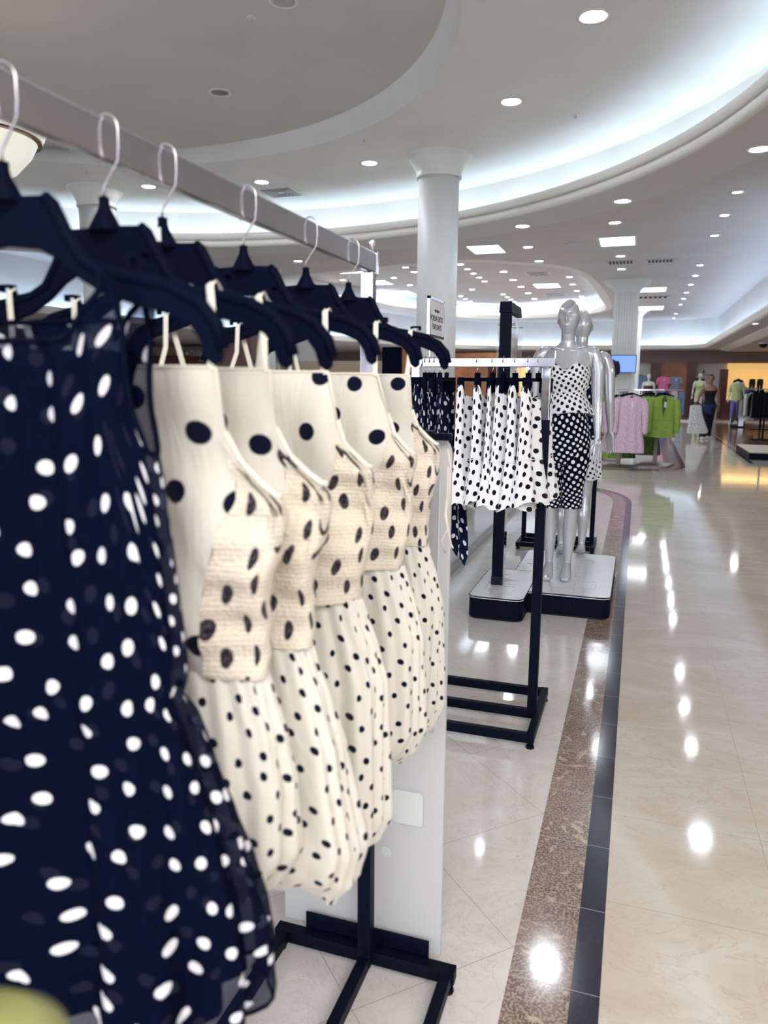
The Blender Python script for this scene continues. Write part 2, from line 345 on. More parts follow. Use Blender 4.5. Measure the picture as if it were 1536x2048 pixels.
cb=Vector((-5.2,24.5)); 
def scale_poly(P,d): return [tuple(Vector(p)+(Vector(p)-cb).normalized()*d) for p in P]
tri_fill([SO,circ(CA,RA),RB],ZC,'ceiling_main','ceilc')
tri_fill([scale_poly(RB,.5)],4.75,'ceiling_recess','ceilc')
def ribbon(Ps,name,m,closed=True,smooth=True):
    mb=MB(); n=len(Ps[0][0]); V=[]
    for P,z in Ps: V+=[(*p,z) for p in P]
    fs=[]
    for j in range(len(Ps)-1):
        for i in range(n if closed else n-1): fs.append((j*n+i,j*n+(i+1)%n,(j+1)*n+(i+1)%n,(j+1)*n+i))
    mb.add(V,fs); return mb.build(name,M[m],smooth=smooth,kind='structure')
ribbon([(scale_poly(RB,.5),4.75),(scale_poly(RB,.5),4.2),(scale_poly(RB,.12),4.2),(scale_poly(RB,.12),4.32)],'ceiling_recess_cove','ceil',smooth=False)
ribbon([(scale_poly(RB,.12),4.32),(scale_poly(RB,-.02),4.31),(scale_poly(RB,-.05),4.24),(scale_poly(RB,0),4.19),(scale_poly(RB,-.03),4.15),(scale_poly(RB,.03),4.12),(scale_poly(RB,.25),4.148)],'ceiling_recess_lip','lip')
def tubeline(P,z,r=.02,gap=.1,L=1.15,m='cove'):
    # fluorescent tubes end to end along an open or closed line
    acc=[Vector(p) for p in P]; 
    for a,b in zip(acc,acc[1:]):
        d=(b-a).length; k=max(1,int(d/1.2))
        for i in range(k):
            p=a.lerp(b,(i+.05)/k); q=a.lerp(b,(i+.95)/k)
            part(MB().tube([(p.x,p.y,z),(q.x,q.y,z)],r,6),'cove_tube',m,None)['kind']='structure'
ribbon([(cmix(0),ZR),(cmix(.08),ZR+.05),(cmix(.25),ZR+.12),(cmix(.6),ZR+.19),(cmix(1.0),ZD)],'ceiling_trim_curve','ceil')
R3=scale_poly(RB,.3); tubeline([p for p in R3 if p[1]>24.5][::2],4.23,.03,m='cove2')
ribbon([(SO,ZC),(SO,3.02),(off_poly(SB,-.06),3.02),(off_poly(SB,-.06),3.12)],'ceiling_soffit_cove','ceil',False,False)
ribbon([(off_poly(SB,-.06),3.12),(off_poly(SB,.03),3.11),(off_poly(SB,.05),3.05),(off_poly(SB,.0),3.0),(off_poly(SB,.02),2.94),(off_poly(SB,-.1),ZS)],'ceiling_soffit_lip','lip',False)
tubeline(off_poly(SB,-.24)[2:15],3.06,.03,m='cove2')
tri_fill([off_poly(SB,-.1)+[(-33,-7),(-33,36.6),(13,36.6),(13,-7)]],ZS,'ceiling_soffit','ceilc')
ribbon([([(2.95,-7),(2.95,20),(2.95,33.6),(13,33.6)],ZS),([(3.0,-7),(3.0,20),(3.0,33.55),(13,33.55)],2.86),([(3.12,-7),(3.12,20),(3.12,33.4),(13,33.4)],2.84),([(3.2,-7),(3.2,20),(3.2,33.3),(13,33.3)],2.80)],'ceiling_moulding','lip',False)
tri_fill([[(3.2,-7),(3.2,33.3),(13,33.3),(13,-7)]],2.80,'ceiling_side','ceilc')
# ---- walls
MB().bb(-33,13,36,36.3,0,3.1).build('wall_far',M['wallwhite'],kind='structure')
MB().bb(-33,-32.7,-7,36,0,3.1).build('wall_left',M['tan'],kind='structure')
MB().bb(12.7,13,-7,36,0,3.1).build('wall_right',M['wallwhite'],kind='structure')
mb=MB().bb(-33,13,35.6,36,2.42,3.0); mb.build('wall_far_header',M['header'],kind='structure')
MB().bb(-14,13,33.3,36,0,.06).build('floor_step',M['isle'],kind='structure')
MB().bb(.43,.86,35.55,36.02,0,2.42).build('trim_1',M['dkwood'],kind='structure')
MB().bb(1.94,2.28,35.4,36.02,0,2.42).build('trim_2',M['dkwood'],kind='structure')
MB().bb(.86,1.94,35.7,36.02,0,2.42).build('wall_far_wood',M['orange'],kind='structure')
d=MB().bb(2.30,2.68,35.93,35.99,0.06,1.75).build('door_1',M['dark'],kind='structure')
MB().bb(3.27,3.56,35.5,36.0,0,2.15).build('trim_3',M['dkwood'],kind='structure')
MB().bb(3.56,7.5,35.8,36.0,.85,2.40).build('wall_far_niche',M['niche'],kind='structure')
area('niche_light',(5.4,35.2,2.5),(math.radians(-25),0,0),3.6,.3,10,(1,.62,.22))
mb=MB().bb(3.4,8,34.9,35.7,.06,.80); tag(mb.build('wall_cabinet',M['dkwood']),'long dark red wood cabinet below the glowing orange niche','cabinet')
# ================================================================= CEILING FITTINGS
def downlight(px,py,z,lit=True,r=.085,label='',group=None):
    p=oz(px,py,z); t=thing('recessed_downlight',label,'ceiling light',(p.x,p.y,z),0,group)
    MB().lathe([(r,-.001),(r+.02,-.012),(r+.045,-.004),(r+.045,.0),(r,.0)],(0,0,0),20,False).build('trim_ring',M['trimw'],t,smooth=True)
    if lit: MB().lathe([(.001,-.004),(r*.99,-.004),(r*.99,-.001),(.001,-.001)],(0,0,0),20,False).build('lamp',M['can'],t)
    else:
        MB().lathe([(r,-.002),(r*.8,.03),(r*.35,.08),(.002,.09)],(0,0,0),20,False).build('reflector',M['canoff'],t,smooth=True)
    return t
def inside(p,P):
    c=False; n=len(P)
    for i in range(n):
        a,b=P[i],P[i-1]
        if (a[1]>p[1])!=(b[1]>p[1]) and p[0]<(b[0]-a[0])*(p[1]-a[1])/(b[1]-a[1])+a[0]: c=not c
    return c
def rows(lst,z,txt,grp,lit=True,r=.085,order='from the left'):
    ok=[]
    for q in sorted(lst):
        p=oz(q[0],q[1],z)
        if z==4.75 and not inside(p,scale_poly(RB,.35)): continue
        if z==ZC and (inside(p,RB) or (Vector(CA)-p.to_2d()).length<RA+.1): continue
        ok.append(q)
    lst=ok
    for i,(x,y) in enumerate(lst): downlight(x,y,z,lit,r,'%s, %s %s'%(txt,NTH[i],order),grp)
downlight(1187,32,ZR,True,.105,'large lit round downlight at the top right of the curved ceiling','ring ceiling downlights')
downlight(1023,203,ZR,True,.10,'lit round downlight above and right of the large white column','ring ceiling downlights')
downlight(739,326,ZR,True,.10,'lit round downlight just left of the large white column capital','ring ceiling downlights')
downlight(523,364,ZR,True,.10,'lit round downlight beside the square white ceiling vent','ring ceiling downlights')
downlight(297,373,ZR,True,.10,'lit round downlight right of the left column capital','ring ceiling downlights')
# unlit cans are set flush: they sit proud by a ring only
for x,y,l in ((568,3,'unlit chrome downlight at the top edge of the round ceiling disc'),(440,185,'unlit chrome downlight in the middle of the round ceiling disc'),(163,227,'pale downlight in the round ceiling disc just above the chrome rail')):
    p=oz(x,y,ZD); t=thing('recessed_downlight',l,'ceiling light',(p.x,p.y,ZD))
    MB().lathe([(.10,-.002),(.115,-.014),(.135,-.006),(.14,0),(.10,0)],(0,0,0),24,False).build('trim_ring',M['trimw'],t,smooth=True)
    MB().lathe([(.10,-.004),(.08,-.003),(.04,-.006),(.002,-.003)],(0,0,0),24,False).build('reflector',M['canoff'],t,smooth=True)
for i,(x,y,z) in enumerate([(503,35,ZD),(728,277,ZR),(1151,230,ZR),(172,342,ZR)]):
    p=oz(x,y,z); l=['small white sprinkler head near the top of the round ceiling disc','small white sprinkler head left of the large column capital','small white sprinkler head above the lit cove right of the column','small white sprinkler head above the left column capital'][i]
    t=thing('sprinkler_head',l,'sprinkler',(p.x,p.y,z)); MB().lathe([(.045,0),(.045,-.006),(.02,-.012),(.001,-.012)],(0,0,0),16,False).build('cover_plate',M['trimw'],t); MB().lathe([(.016,-.01),(.016,-.035),(.001,-.035)],(0,0,0),12,False).build('nozzle',M['vent'],t)
rows([(1245,402),(1045,452),(1520,298)],ZB,'lit downlight in taupe band below glowing cove','cove band downlights',True,.095)
rows([(445,511),(596,522),(985,525),(1056,494),(1078,522)],ZC,'lit downlight in main ceiling before the far recess','main ceiling downlights',True,.085)
rows([(1475,384),(1449,430),(1429,471),(1400,530),(1391,551),(1382,569),(1373,585),(1367,597),(1361,609),(1352,627),(1348,636),(1342,645)],ZC,'small downlight in the long right ceiling row','right ceiling row of downlights',True,.06,'counting from the far end')
rows([(1230,445),(1241,512),(1243,538)],ZC,'lit round downlight in the ceiling above the fluted column','downlights above the fluted column',True,.085)
k=4.518
def zz(L): return [(900+x/k,440+y/k) for x,y in L]
rows(zz([(98,400),(158,443),(213,483),(265,519),(313,553)]),4.75,'small far recess downlight in row beside white column','far recess near diagonal row',True,.08)
rows(zz([(485,467),(572,541),(643,603),(706,660),(763,710),(818,753),(865,792)]),4.75,'lit downlight in the middle diagonal row of the far recess','far recess middle row',True,.10)
rows(zz([(1080,514),(1108,581),(1145,639),(1188,690),(1215,737)]),4.75,'small downlight along the right edge of the far recess','far recess right row',True,.085)
rows(zz([(480,670),(517,695),(550,718),(583,740),(615,762)]),4.75,'small downlight in row above black sign post','far recess short row',True,.08)
rows(zz([(97,687),(140,712),(183,736),(225,757),(262,778),(298,796)]),4.75,'tiny far recess downlight low beside white column','far recess distant row',True,.08)
rows(zz([(200,627),(70,785),(148,823)]),4.75,'single far recess downlight right of white column','far recess single lights',True,.09)
k=2.954
rows([(400+x/k,350+y/k) for x,y in [(718,571),(845,620),(1035,555),(1163,518),(1215,545),(1265,572),(1145,607),(1240,650),(1143,733),(1225,763)]],4.75,'small far recess downlight near the chrome rail end','far recess left lights',True,.085)
rows([(1511,647),(1424,695)],ZS,'lit downlight under the low soffit on the right','soffit downlights',True,.075)
def troffer(x,y,z,w,d,label):
    p=oz(x,y,z); t=thing('ceiling_light_panel',label,'light panel',(p.x,p.y,z))
    mb=MB()
    for a,b,c_,e in ((-w/2-.04,w/2+.04,-d/2-.04,-d/2),(-w/2-.04,w/2+.04,d/2,d/2+.04),(-w/2-.04,-w/2,-d/2,d/2),(w/2,w/2+.04,-d/2,d/2)): mb.bb(a,b,c_,e,-.015,0)
    mb.build('frame',M['trimw'],t); MB().bb(-w/2,w/2,-d/2,d/2,-.006,-.001).build('diffuser',M['troffer'],t)
for a in ((973,498,ZC,.62,.9,'bright rectangular light panel in the main ceiling right of the column'),(1235,482,ZC,.62,.9,'bright rectangular light panel above the fluted column'),(1298,579,ZC,.9,1.0,'bright rectangular light panel beside the fluted column capital'),(1293,616,ZC,1.1,1.3,'long bright light panel right of the fluted column shaft'),
          (1094,571,4.75,.8,1.1,'bright rectangular light panel in the middle of the far recess'),(1115,604,4.75,.9,1.1,'half hidden light panel behind the silver mannequin head'),(693,541,4.75,.8,1.0,'light panel of the far recess nearest the rail end'),(755,565,4.75,.8,1.0,'light panel of the far recess right of the rail post'),(803,585,4.75,.8,1.1,'light panel of the far recess just left of the column')): troffer(*a)
def vent(x,y,z,w,d,label,dark=True):
    p=oz(x,y,z); t=thing('ceiling_vent',label,'vent',(p.x,p.y,z))
    MB().bb(-w/2,w/2,-d/2,d/2,-.012,0).build('frame',M['trimw' if not dark else 'vent'],t)
    n=7; mb=MB()
    if dark:
        for i in range(n): mb.bb(-w/2+.05+i*(w-.1)/n,-w/2+.05+(i+.6)*(w-.1)/n,-d/2+.05,d/2-.05,-.016,-.012)
    else:
        for i in range(5):
            q=w/2-.05-i*.045; s=.02
            mb.bb(-q,q,-q,-q+s,-.016,-.012).bb(-q,q,q-s,q,-.016,-.012).bb(-q,-q+s,-q,q,-.016,-.012).bb(q-s,q,-q,q,-.016,-.012)
    mb.build('louvre',M['dark' if dark else 'grey'],t)
vent(562,384,ZR,.62,.62,'square white ceiling vent with concentric louvres left of the column',False)
vent(1243,524,ZC,.62,.5,'dark grey ceiling vent directly above the fluted column'); vent(1322,521,ZC,.62,.45,'dark ceiling vent right of the one above the fluted column')
vent(1303,594,ZC,1.1,.6,'dark slotted ceiling vent right of the fluted column capital')
vent(1076,547,4.75,.7,.7,'pale ceiling vent in the far recess above its light panel',False); vent(1111,589,4.75,.8,.8,'pale ceiling vent in the far recess above the mannequin head',False)
p=oz(1149,488,ZC); tag(MB().lathe([(.2,0),(.2,-.01),(.001,-.012)],(0,0,0),24,False).build('ceiling_speaker',M['vent']),'flat taupe round speaker in the main ceiling','speaker').location=(p.x,p.y,ZC)
p=oz(1527,685,2.80); t=thing('dome_camera','black dome security camera under the right soffit','camera',(p.x,p.y,2.80)); MB().lathe([(.14,0),(.14,-.05)],(0,0,0),20).build('housing',M['trimw'],t); MB().lathe([(.13,-.05),(.12,-.1),(.08,-.15),(.001,-.17)],(0,0,0),20,False).build('dome',M['blackgloss'],t,smooth=True)
# columns
def column(x,y,z,r,label,flute=0,cap=True):
    t=thing('column',label,'column',(x,y,0))
    if flute:
        mb=MB(); P=[]
        h=r
        for sx,sy,ux,uy in ((-1,-1,1,0),(1,-1,0,1),(1,1,-1,0),(-1,1,0,-1)):
            for i in range(9):
                for q,dd in ((0,0),(.15,.022),(.75,.022),(.9,0)):
                    s=(i+q)/9*2*h; P.append((sx*h+ux*s-uy*dd*1.0*(1 if 0<i<8 else 0),sy*h+uy*s+ux*dd*(1 if 0<i<8 else 0)))
        mb.prism(P,.3,z-.28,'z'); mb.build('shaft',M['col'],t)
        MB().bb(-r-.04,r+.04,-r-.04,r+.04,0,.3).build('base',M['col'],t)
        mb=MB()
        for k in range(8):
            w=r+.01+.26*(k/7)**2; mb.bb(-w,w,-w,w,z-.30+.30*k/8,z-.30+.30*(k+1)/8)
        mb.build('capital',M['col'],t)
    else:
        MB().lathe([(r,.25),(r,z-.28)],(0,0,0),48).build('shaft',M['col'],t,smooth=False)
        for pl in t.children[0].data.polygons: pl.use_smooth=len(pl.vertices)==4
        MB().lathe([(r+.05,0),(r+.05,.2),(r+.02,.25)],(0,0,0),48).build('base',M['col'],t)
        MB().lathe([(r+.0,z-.30),(r+.03,z-.30),(r+.035,z-.27),(r+.02,z-.24),(r+.04,z-.20),(r+.08,z-.12),(r+.13,z-.07),(r+.145,z-.03),(r+.175,z-.025),(r+.175,z)],(0,0,0),48,False).build('capital',M['col'],t,smooth=True)
column(-2.84,10.8,ZR,.285,'large smooth round white column right of the chrome rail')
column(-8.7,10.9,ZR,.285,'smooth round white column at the left, mostly behind the hangers')
column(-.45,21.4,ZC,.31,'square fluted cream column behind the mannequins carrying the blue screen',9)
column(-8.85,17.0,ZC,.30,'distant white column seen between the dress straps')
column(-.36,30,ZC,.31,'distant fluted cream column just right of the nearer fluted one',9)
# pendant
t=thing('pendant_lamp','cream glass bowl pendant with a dark brass ring at the left edge','pendant lamp',(CC[0]-.05,CC[1],0))
MB().lathe([(.02,3.27),(.18,3.30),(.35,3.40),(.48,3.55),(.545,3.68)],(0,0,0),48,False).build('glass_bowl',M['bowl'],t,smooth=True)
MB().lathe([(.53,3.655),(.575,3.66),(.58,3.675),(.53,3.68)],(0,0,0),48,False).build('brass_ring',M['brass'],t)
MB().lathe([(.55,3.68),(.60,3.72),(.62,3.80),(.60,3.80),(.52,3.68)],(0,0,0),48,False).build('upper_rim',M['bowl'],t,smooth=True)
mb=MB()
for k in range(3): mb.tube([(.58*cos(k*2.1),.58*sin(k*2.1),3.78),(.03*cos(k*2.1),.03*sin(k*2.1),4.72)],.008,6)
mb.build('hanging_rod',M['brass'],t); MB().lathe([(.12,4.72),(.12,ZD)],(0,0,0),24).build('canopy',M['brass'],t)
# ================================================================= HANGERS AND DRESSES
def hanger(label,loc,mk='plastic',sc=1.0,hook=True,logo=False,group='plastic hangers on the near rail'):
    t=thing('hanger',label,'hanger',loc,0,group)
    up=[(.004,-.002),(.009,-.018),(.020,-.0225),(.043,-.0235),(.0505,-.029),(.064,-.055),(.080,-.078),(.100,-.088),(.13,-.093),(.165,-.101),(.192,-.114),(.208,-.132),(.213,-.152)]
    lo=[(.2125,-.163),(.205,-.168),(.197,-.162),(.192,-.146),(.182,-.133),(.16,-.124),(.13,-.117),(.10,-.108),(.075,-.094),(.055,-.078),(.035,-.068),(.0,-.064)]
    P=[(x*sc,z*sc) for x,z in up+lo]+[(-x*sc,z*sc) for x,z in reversed((up+lo)[:-1])]
    MB().prism(P,-.0035,.0035).build('body',M[mk],t,bev=.002)
    # raised rim along the upper edge
    for s in (-1,1):
        R=[(s*x*sc,0,z*sc-.002) for x,z in up[3:]]
        MB().tube(R,(.0065),8).build('rim',M[mk],t,smooth=True)
        mb=MB(); x0=s*.138
        mb.bb(min(x0,x0-s*.004),max(x0,x0-s*.004),-.004,.004,-.098,-.082); mb.bb(min(x0,x0+s*.016),max(x0,x0+s*.016),-.004,.004,-.085,-.0815); mb.bb(min(x0+s*.016,x0+s*.0125),max(x0+s*.016,x0+s*.0125),-.004,.004,-.090,-.0815)
        mb.build('strap_notch',M[mk],t)
    MB().lathe([(.019,-.030),(.018,-.026),(.0075,-.006),(.006,.0),(.006,.007)],(0,0,0),14).build('neck_cap',M[mk],t,smooth=True)
    if hook:
        pts=[(0,0,.005),(0,0,.016),(.010,0,.030),(.021,0,.044),(.0225,0,.060)]+[(.008+.0145*cos(a),0,.076+.0165*sin(a)) for a in [i*PI/10 for i in range(0,11)]]+[(-.0065,0,.058),(-.004,0,.044)]
        MB().tube(pts,.0014,8).build('wire_hook',M['steel'],t,smooth=True)
    return t
def dress(label,loc,hem=.80,seed=1,sway=0.,wmul=1.,front_big=True,loop=False):
    """strappy sundress: smooth front panel, smocked sides and back, gathered bubble skirt. x lateral, -y towards the viewer"""
    r=random.Random(seed); t=thing('sundress',label,'dress',loc,0,'cream polka dot sundresses on the near rail')
    zw=-.525; ztop=-.178; ph=r.random()*6
    A=[(-.525,.188),(-.44,.198),(-.37,.208),(-.325,.214),(-.305,.192),(-.28,.168),(-.24,.157),(-.20,.153),(-.16,.151)]
    def ring(th,z,a,b,p=.72):
        c,s=cos(th),sin(th); return (a*math.copysign(abs(c)**p,c),b*math.copysign(abs(s)**p,s))
    def topz(th):
        s=sin(th); x=abs(cos(th))**.72
        if s<0: return ztop if x<.955 else lerp(ztop,-.318,min(1,(x-.955)/.045)**.8)
        k=abs(cos(th))**.72
        return -.318+.055*math.exp(-((k-.62)/.16)**2)-.012*(1-k)   # scoop with points where the straps meet
    B=.040
    def body(th,v):
        tz=topz(th); z=lerp(zw,tz,v); a=interp(A,z)*wmul; x,y=ring(th,z,a,B*(1+.25*sin(z*30+ph)))
        cr=.0055*sin(z*42+x*40+ph)+.004*sin(x*70+ph*2)
        return (x+.004*sin(z*35+ph),y+cr,z)
    def hs(v): q=min(1,max(0,(v-.5)/.3)); return PI*(.37+.09*v+.37*q*q*(3-2*q))
    def fr(u,v=1): return 1.5*PI+(u-.5)*hs(v)     # front sector angles
    def smk(u,v=1): h=hs(v); return 1.5*PI+h/2+u*(2*PI-h)
    mb=MB(); mb.grid(lambda u,v:body(fr(u,v),v),26,26,lambda u,v:(body(fr(u,v),v)[0]+r0*.0+seed*.37,body(fr(u,v),v)[2]+seed*.21),closed=False); mb.build('front_panel',M['panel_big'],t,smooth=True)
    def su(u): return u*.42
    mb=MB(); mb.grid(lambda u,v:(lambda q:(q[0],q[1]+.003*sin(q[2]*160),q[2]))(body(smk(u,v),v)),70,44,lambda u,v:(su(u)+seed*.3,lerp(zw,topz(smk(u,v)),v)+seed*.1),closed=False); mb.build('smocked_bodice',M['smock'],t,smooth=True)
    # piping along the back neckline and arm openings
    mb=MB(); mb.tube([ (lambda q:(q[0]*1.005,q[1],q[2]+.002))(body(smk(i/50),1)) for i in range(51)],.0042,6); mb.build('neckline_piping',M['cream'],t,smooth=True)
    mb=MB(); mb.tube([ (lambda q:(q[0],q[1],q[2]))(body(fr(i/24),1)) for i in range(25)],.002,6); mb.build('top_hem',M['cream'],t,smooth=True)
    # skirt
    HW=[(hem-1.692,.195),(hem-1.692+.03,.225),(hem-1.692+.08,.243),(-.66,.232),(-.60,.216),(-.545,.196),(-.522,.188)]
    zb=hem-1.692; nf=r.randint(9,11)
    fo=[(r.random()*6.28,r.uniform(.6,1.4)) for _ in range(6)]
    def sk(u,v):
        th=2*PI*u; z=lerp(zw+.004,zb,v); a=interp(HW,z)*wmul
        amp=.002+.016*min(1,v*1.8)*(1-.45*max(0,v-.85)/.15)
        wv=sin(nf*th+1.2*sin(2*th+fo[0][0]))*.65+.35*sin((nf*2+3)*th+fo[1][0])+.5*sin(5*th+fo[2][0]+v*2)
        b=(.032+.045*v**.8)*(1-.35*max(0,(v-.8)/.2)**2)
        x,y=ring(th,z,a-(.01*v),b,.85); c,s=cos(th),sin(th)
        fine=.0035*sin(33*th+fo[3][0])*(1-v)
        z2=z+(.018*sin(2*th+fo[4][0])+.012*sin(5*th+fo[5][0]))*v**3
        return (x+c*amp*wv*.6+fine*c+sway*v*v,y+s*(amp*wv+fine),z2)
    mb=MB(); mb.grid(sk,150,60,lambda u,v:(u*1.02,v*(zw-zb)*-1.05+seed*.31)); mb.build('skirt',M['skirt_small'],t,smooth=True)
    mb=MB()
    def under(u,v): q=sk(u,1); k=1-.55*v; return (q[0]*k,q[1]*k,q[2]+.055*math.sin(v*PI/2)+(-.010*sin(v*PI)))
    mb.grid(under,150,8,lambda u,v:(u*1.02,v*.06)); mb.build('bubble_hem',M['skirt_small'],t,smooth=True)
    for s in (-1,1):
        hx=s*.136; hz=-.098
        f=body(fr(.5+.43*s),1); a_=(f[0],f[1]-.001,f[2]-.004); 
        bk=body(1.5*PI+PI+(-s)*.0+(.5*PI-math.acos(.5))*(0)+0,1)
        bx=s*.105; bz=-.268
        mb=MB(); mb.tube([a_,(lerp(a_[0],hx,.5)-s*.002,-.008,lerp(a_[2],hz,.5)),(hx-s*.001,-.008,hz+.006),(hx,0,hz+.012),(hx+s*.002,.007,hz+.004),(lerp(hx,bx,.5),.016,-.175),(bx,.028,bz)],[(.0045,.0012)]*7,8); mb.build('strap',M['cream'],t)
        mb=MB()
        for zz_,k_ in ((-.19,.6),(-.245,.88)):
            q=(lerp(hx,bx,k_),lerp(.008,.027,k_)); mb.lathe([(.0065,-.004),(.0075,0),(.0065,.004),(.005,0),(.0065,-.004)],(q[0],q[1],zz_),10,False)
        mb.build('strap_adjuster',M['steel'],t)
    if loop:
        P=[(.215,.0,-.325),(.222,.0,-.36),(.220,.0,-.42),(.214,.002,-.455),(.219,0,-.49),(.206,0,-.515),(.214,0,-.54),(.228,0,-.525),(.222,0,-.50),(.212,0,-.46),(.216,0,-.42),(.217,0,-.36)]
        MB().tube(P,.0013,6).build('hanging_loop',M['cream'],t,smooth=True)
    return t
r0=0
YS=[.591,.733,.842,1.046,1.271,1.480]; XR=-.575; ZN=1.692
hl=['navy black plastic hanger nearest the camera, carrying the navy dotted dress','second plastic hanger from the left, carrying the nearest cream dress','third plastic hanger from the left, with a white size mark on its neck','fourth plastic hanger from the left on the chrome rail','fifth plastic hanger from the left on the chrome rail','plastic hanger nearest the end post of the chrome rail']
for i,y in enumerate(YS):
    h=hanger(hl[i],(XR,y,ZN),sc=1.07 if i<3 else 1.0)
    if i==2:
        MB().bb(-.008,.008,-.018,-.016,-.024,-.008).build('size_mark',M['paper'],h)
dl=['nearest cream polka dot sundress, just behind the navy dress','second nearest cream polka dot sundress with visible smocked bodice and crossing straps','middle cream polka dot sundress of the five on the near rail','fourth cream polka dot sundress, its bubble skirt hanging in front of the frosted panel','farthest cream polka dot sundress, beside the rail end post, with a hanging white loop']
for i,(y,hm) in enumerate(zip(YS[1:],(.865,.815,.725,.775,.735))):
    dress(dl[i],(XR,y,ZN),hm,seed=i+3,sway=(-.02,.035,.0,0,-.01)[i],wmul=(1,1.04,1.0,1,.93)[i],loop=(i==4))
# navy dress
t=thing('sheer_dress','navy sheer dress with white flocked dots filling the left foreground','dress',(XR,YS[0],ZN))
NR=[(-.90,.235),(-.84,.252),(-.762,.250),(-.70,.240),(-.637,.224),(-.577,.203),(-.525,.188),(-.497,.178),(-.45,.176),(-.374,.168),(-.302,.160),(-.224,.146),(-.165,.150),(-.122,.164),(-.09,.140)]
def ntop(th):
    x=abs(cos(th)); f=sin(th)<0
    if x<.50: return (-.158 if f else -.135)
    if x<.86: return lerp(-.158,-.088,((x-.50)/.36)**1.1)
    return lerp(-.088,-.26,((x-.86)/.14)**.5)
def navy(u,v,k=1.,fold=1.):
    th=2*PI*u+.02; v=v
    if v<.45:
        w=v/.45; z=lerp(ntop(th),-.50,w); b=.040*k+.012*w
    else:
        w=(v-.45)/.55; z=lerp(-.50,-.86 if k>.95 else -.835,w); b=(.052+.055*w)*k
    a=interp(NR,z)*k; c,s=cos(th),sin(th)
    x=a*math.copysign(abs(c)**.85,c); y=b*math.copysign(abs(s)**.85,s)
    w2=max(0,(v-.45)/.55); g=math.exp(-((v-.45)/.03)**2)
    am=(.003+.018*w2)*fold
    wv=sin(11*th+1.3*sin(2*th))+.5*sin(23*th+1)
    am2=.0035*(1-w2)*fold
    y+=s*am*wv+am2*sin(17*x*10+z*14)-.006*g; x+=c*am*wv*.5-.006*g*c
    z+=(.02*sin(3*th+.6)+.03*c)*w2**3
    return (x,y,z)
MB().grid(lambda u,v:navy(u,v),170,90,lambda u,v:(u*1.05,-v*.80)).build('sheer_layer',M['navy_sheer'],t,smooth=True)
MB().grid(lambda u,v:(lambda q:(q[0]*.94,q[1]*.80+.004,min(q[2],-.165)))(navy(u,v,.93,.8)),120,70,lambda u,v:(u*1.0,-v*.77+.02)).build('lining',M['navy_lining_dot_shadows'],t,smooth=True)
MB().tube([(lambda q:(q[0]*1.0,q[1],q[2]))(navy(i/120,0)) for i in range(120)]+[navy(0,0)],.0032,6).build('neck_binding',M['plastic'],t,smooth=True)
MB().tube([(lambda q:(q[0],q[1],q[2]))(navy(i/120,1)) for i in range(121)],.0022,6).build('hem_binding',M['plastic'],t,smooth=True)
# ================================================================= NEAR RACK
t=thing('garment_rack','black steel garment rack with chrome rail carrying the sundresses in front','clothes rack',(-.575,1.62,0))
def TB(x0,x1,y0,y1,z0,z1): return MB().bb(x0+.575,x1+.575,y0-1.62,y1-1.62,z0,z1)
TB(-.577,-.564,.30,1.625,1.735,1.779).build('rail',M['brushed'],t,bev=.003)
TB(-.580,-.561,1.622,1.630,1.732,1.782).build('rail_end_cap',M['chrome'],t,bev=.002)
MB().lathe([(.004,1.779),(.004,1.79),(.009,1.793),(.009,1.803),(.004,1.807)],(.005,-.012,0),14).build('rail_stop_knob',M['chrome'],t,smooth=True)
for y in (.42,1.60):
    TB(-.589,-.561,y-.014,y+.014,1.32,1.735).build('chrome_upright',M['brushed'],t,bev=.002); TB(-.592,-.558,y-.017,y+.017,.03,1.34).build('black_upright',M['black'],t,bev=.002)
for x in (-.81,-.575,-.365): TB(x-.014,x+.014,.41,1.61,.025,.058).build('base_beam',M['black'],t,bev=.002)
for y in (.42,1.62): TB(-.835,-.345,y-.016,y+.016,.025,.060).build('end_beam',M['black'],t,bev=.002)
for x in (-.82,-.36):
    for y in (.44,1.61): MB().lathe([(.008,.012),(.008,.026)],(x+.575,y-1.62,0),12).lathe([(.013,0),(.015,.006),(.013,.013)],(x+.575,y-1.62,0),14).build('levelling_foot',M['black'],t)
TB(-.76,-.42,1.640,1.646,.045,.10).build('panel_channel',M['black'],t,bev=.001)
TB(-.585,-.39,1.630,1.645,1.372,1.388).build('panel_arm',M['black'],t,bev=.001); TB(-.46,-.435,1.636,1.675,1.350,1.392).build('panel_clamp',M['black'],t,bev=.002)
# frosted panel
t=thing('rack_end_panel','tall frosted acrylic panel with rounded corners at the end of the near rack','acrylic panel',(-.61,1.662,0))
MB().prism([(x+.61,z) for x,z in [(-.83,.055),(-.393,.055)]+rrect(-.83,-.393,.05,1.384,.045)[7:21]],-.006,.006).build('panel_body',M['frost'],t,bev=.002)
def outl(P,w=.0018,y=-.0075,closed=True): 
    return [(x,y,z) for x,z in P]+([(P[0][0],y,P[0][1])] if closed else [])
MB().prism([(-.19,.66),(.188,.66)]+rrect(-.19,.188,.66,1.345,.03)[7:21],-.0066,-.0060).build('grey_print',M['etchdk'],t)
mbp=MB()
for x0,x1,z0,z1 in ((-.04,.10,.96,1.14),(.10,.185,.78,.92),(.06,.13,.88,.99),(-.15,.02,.60,.80),(.08,.17,.40,.50),(.05,.09,.30,.335),(-.15,-.11,.22,.26),(.02,.12,.52,.60)):
    mbp.tube(outl(rrect(x0,x1,z0,z1,.015,4)),.0009,5)
mbp.tube([(-.2,-.0075,1.2),(.186,-.0075,1.2)],.0009,5); mbp.tube([(.19,-.0075,1.28),(.19,-.0075,.66)],.0012,5); mbp.tube([(.12,-.0075,.86),(.19,-.0075,.86)],.0009,5)
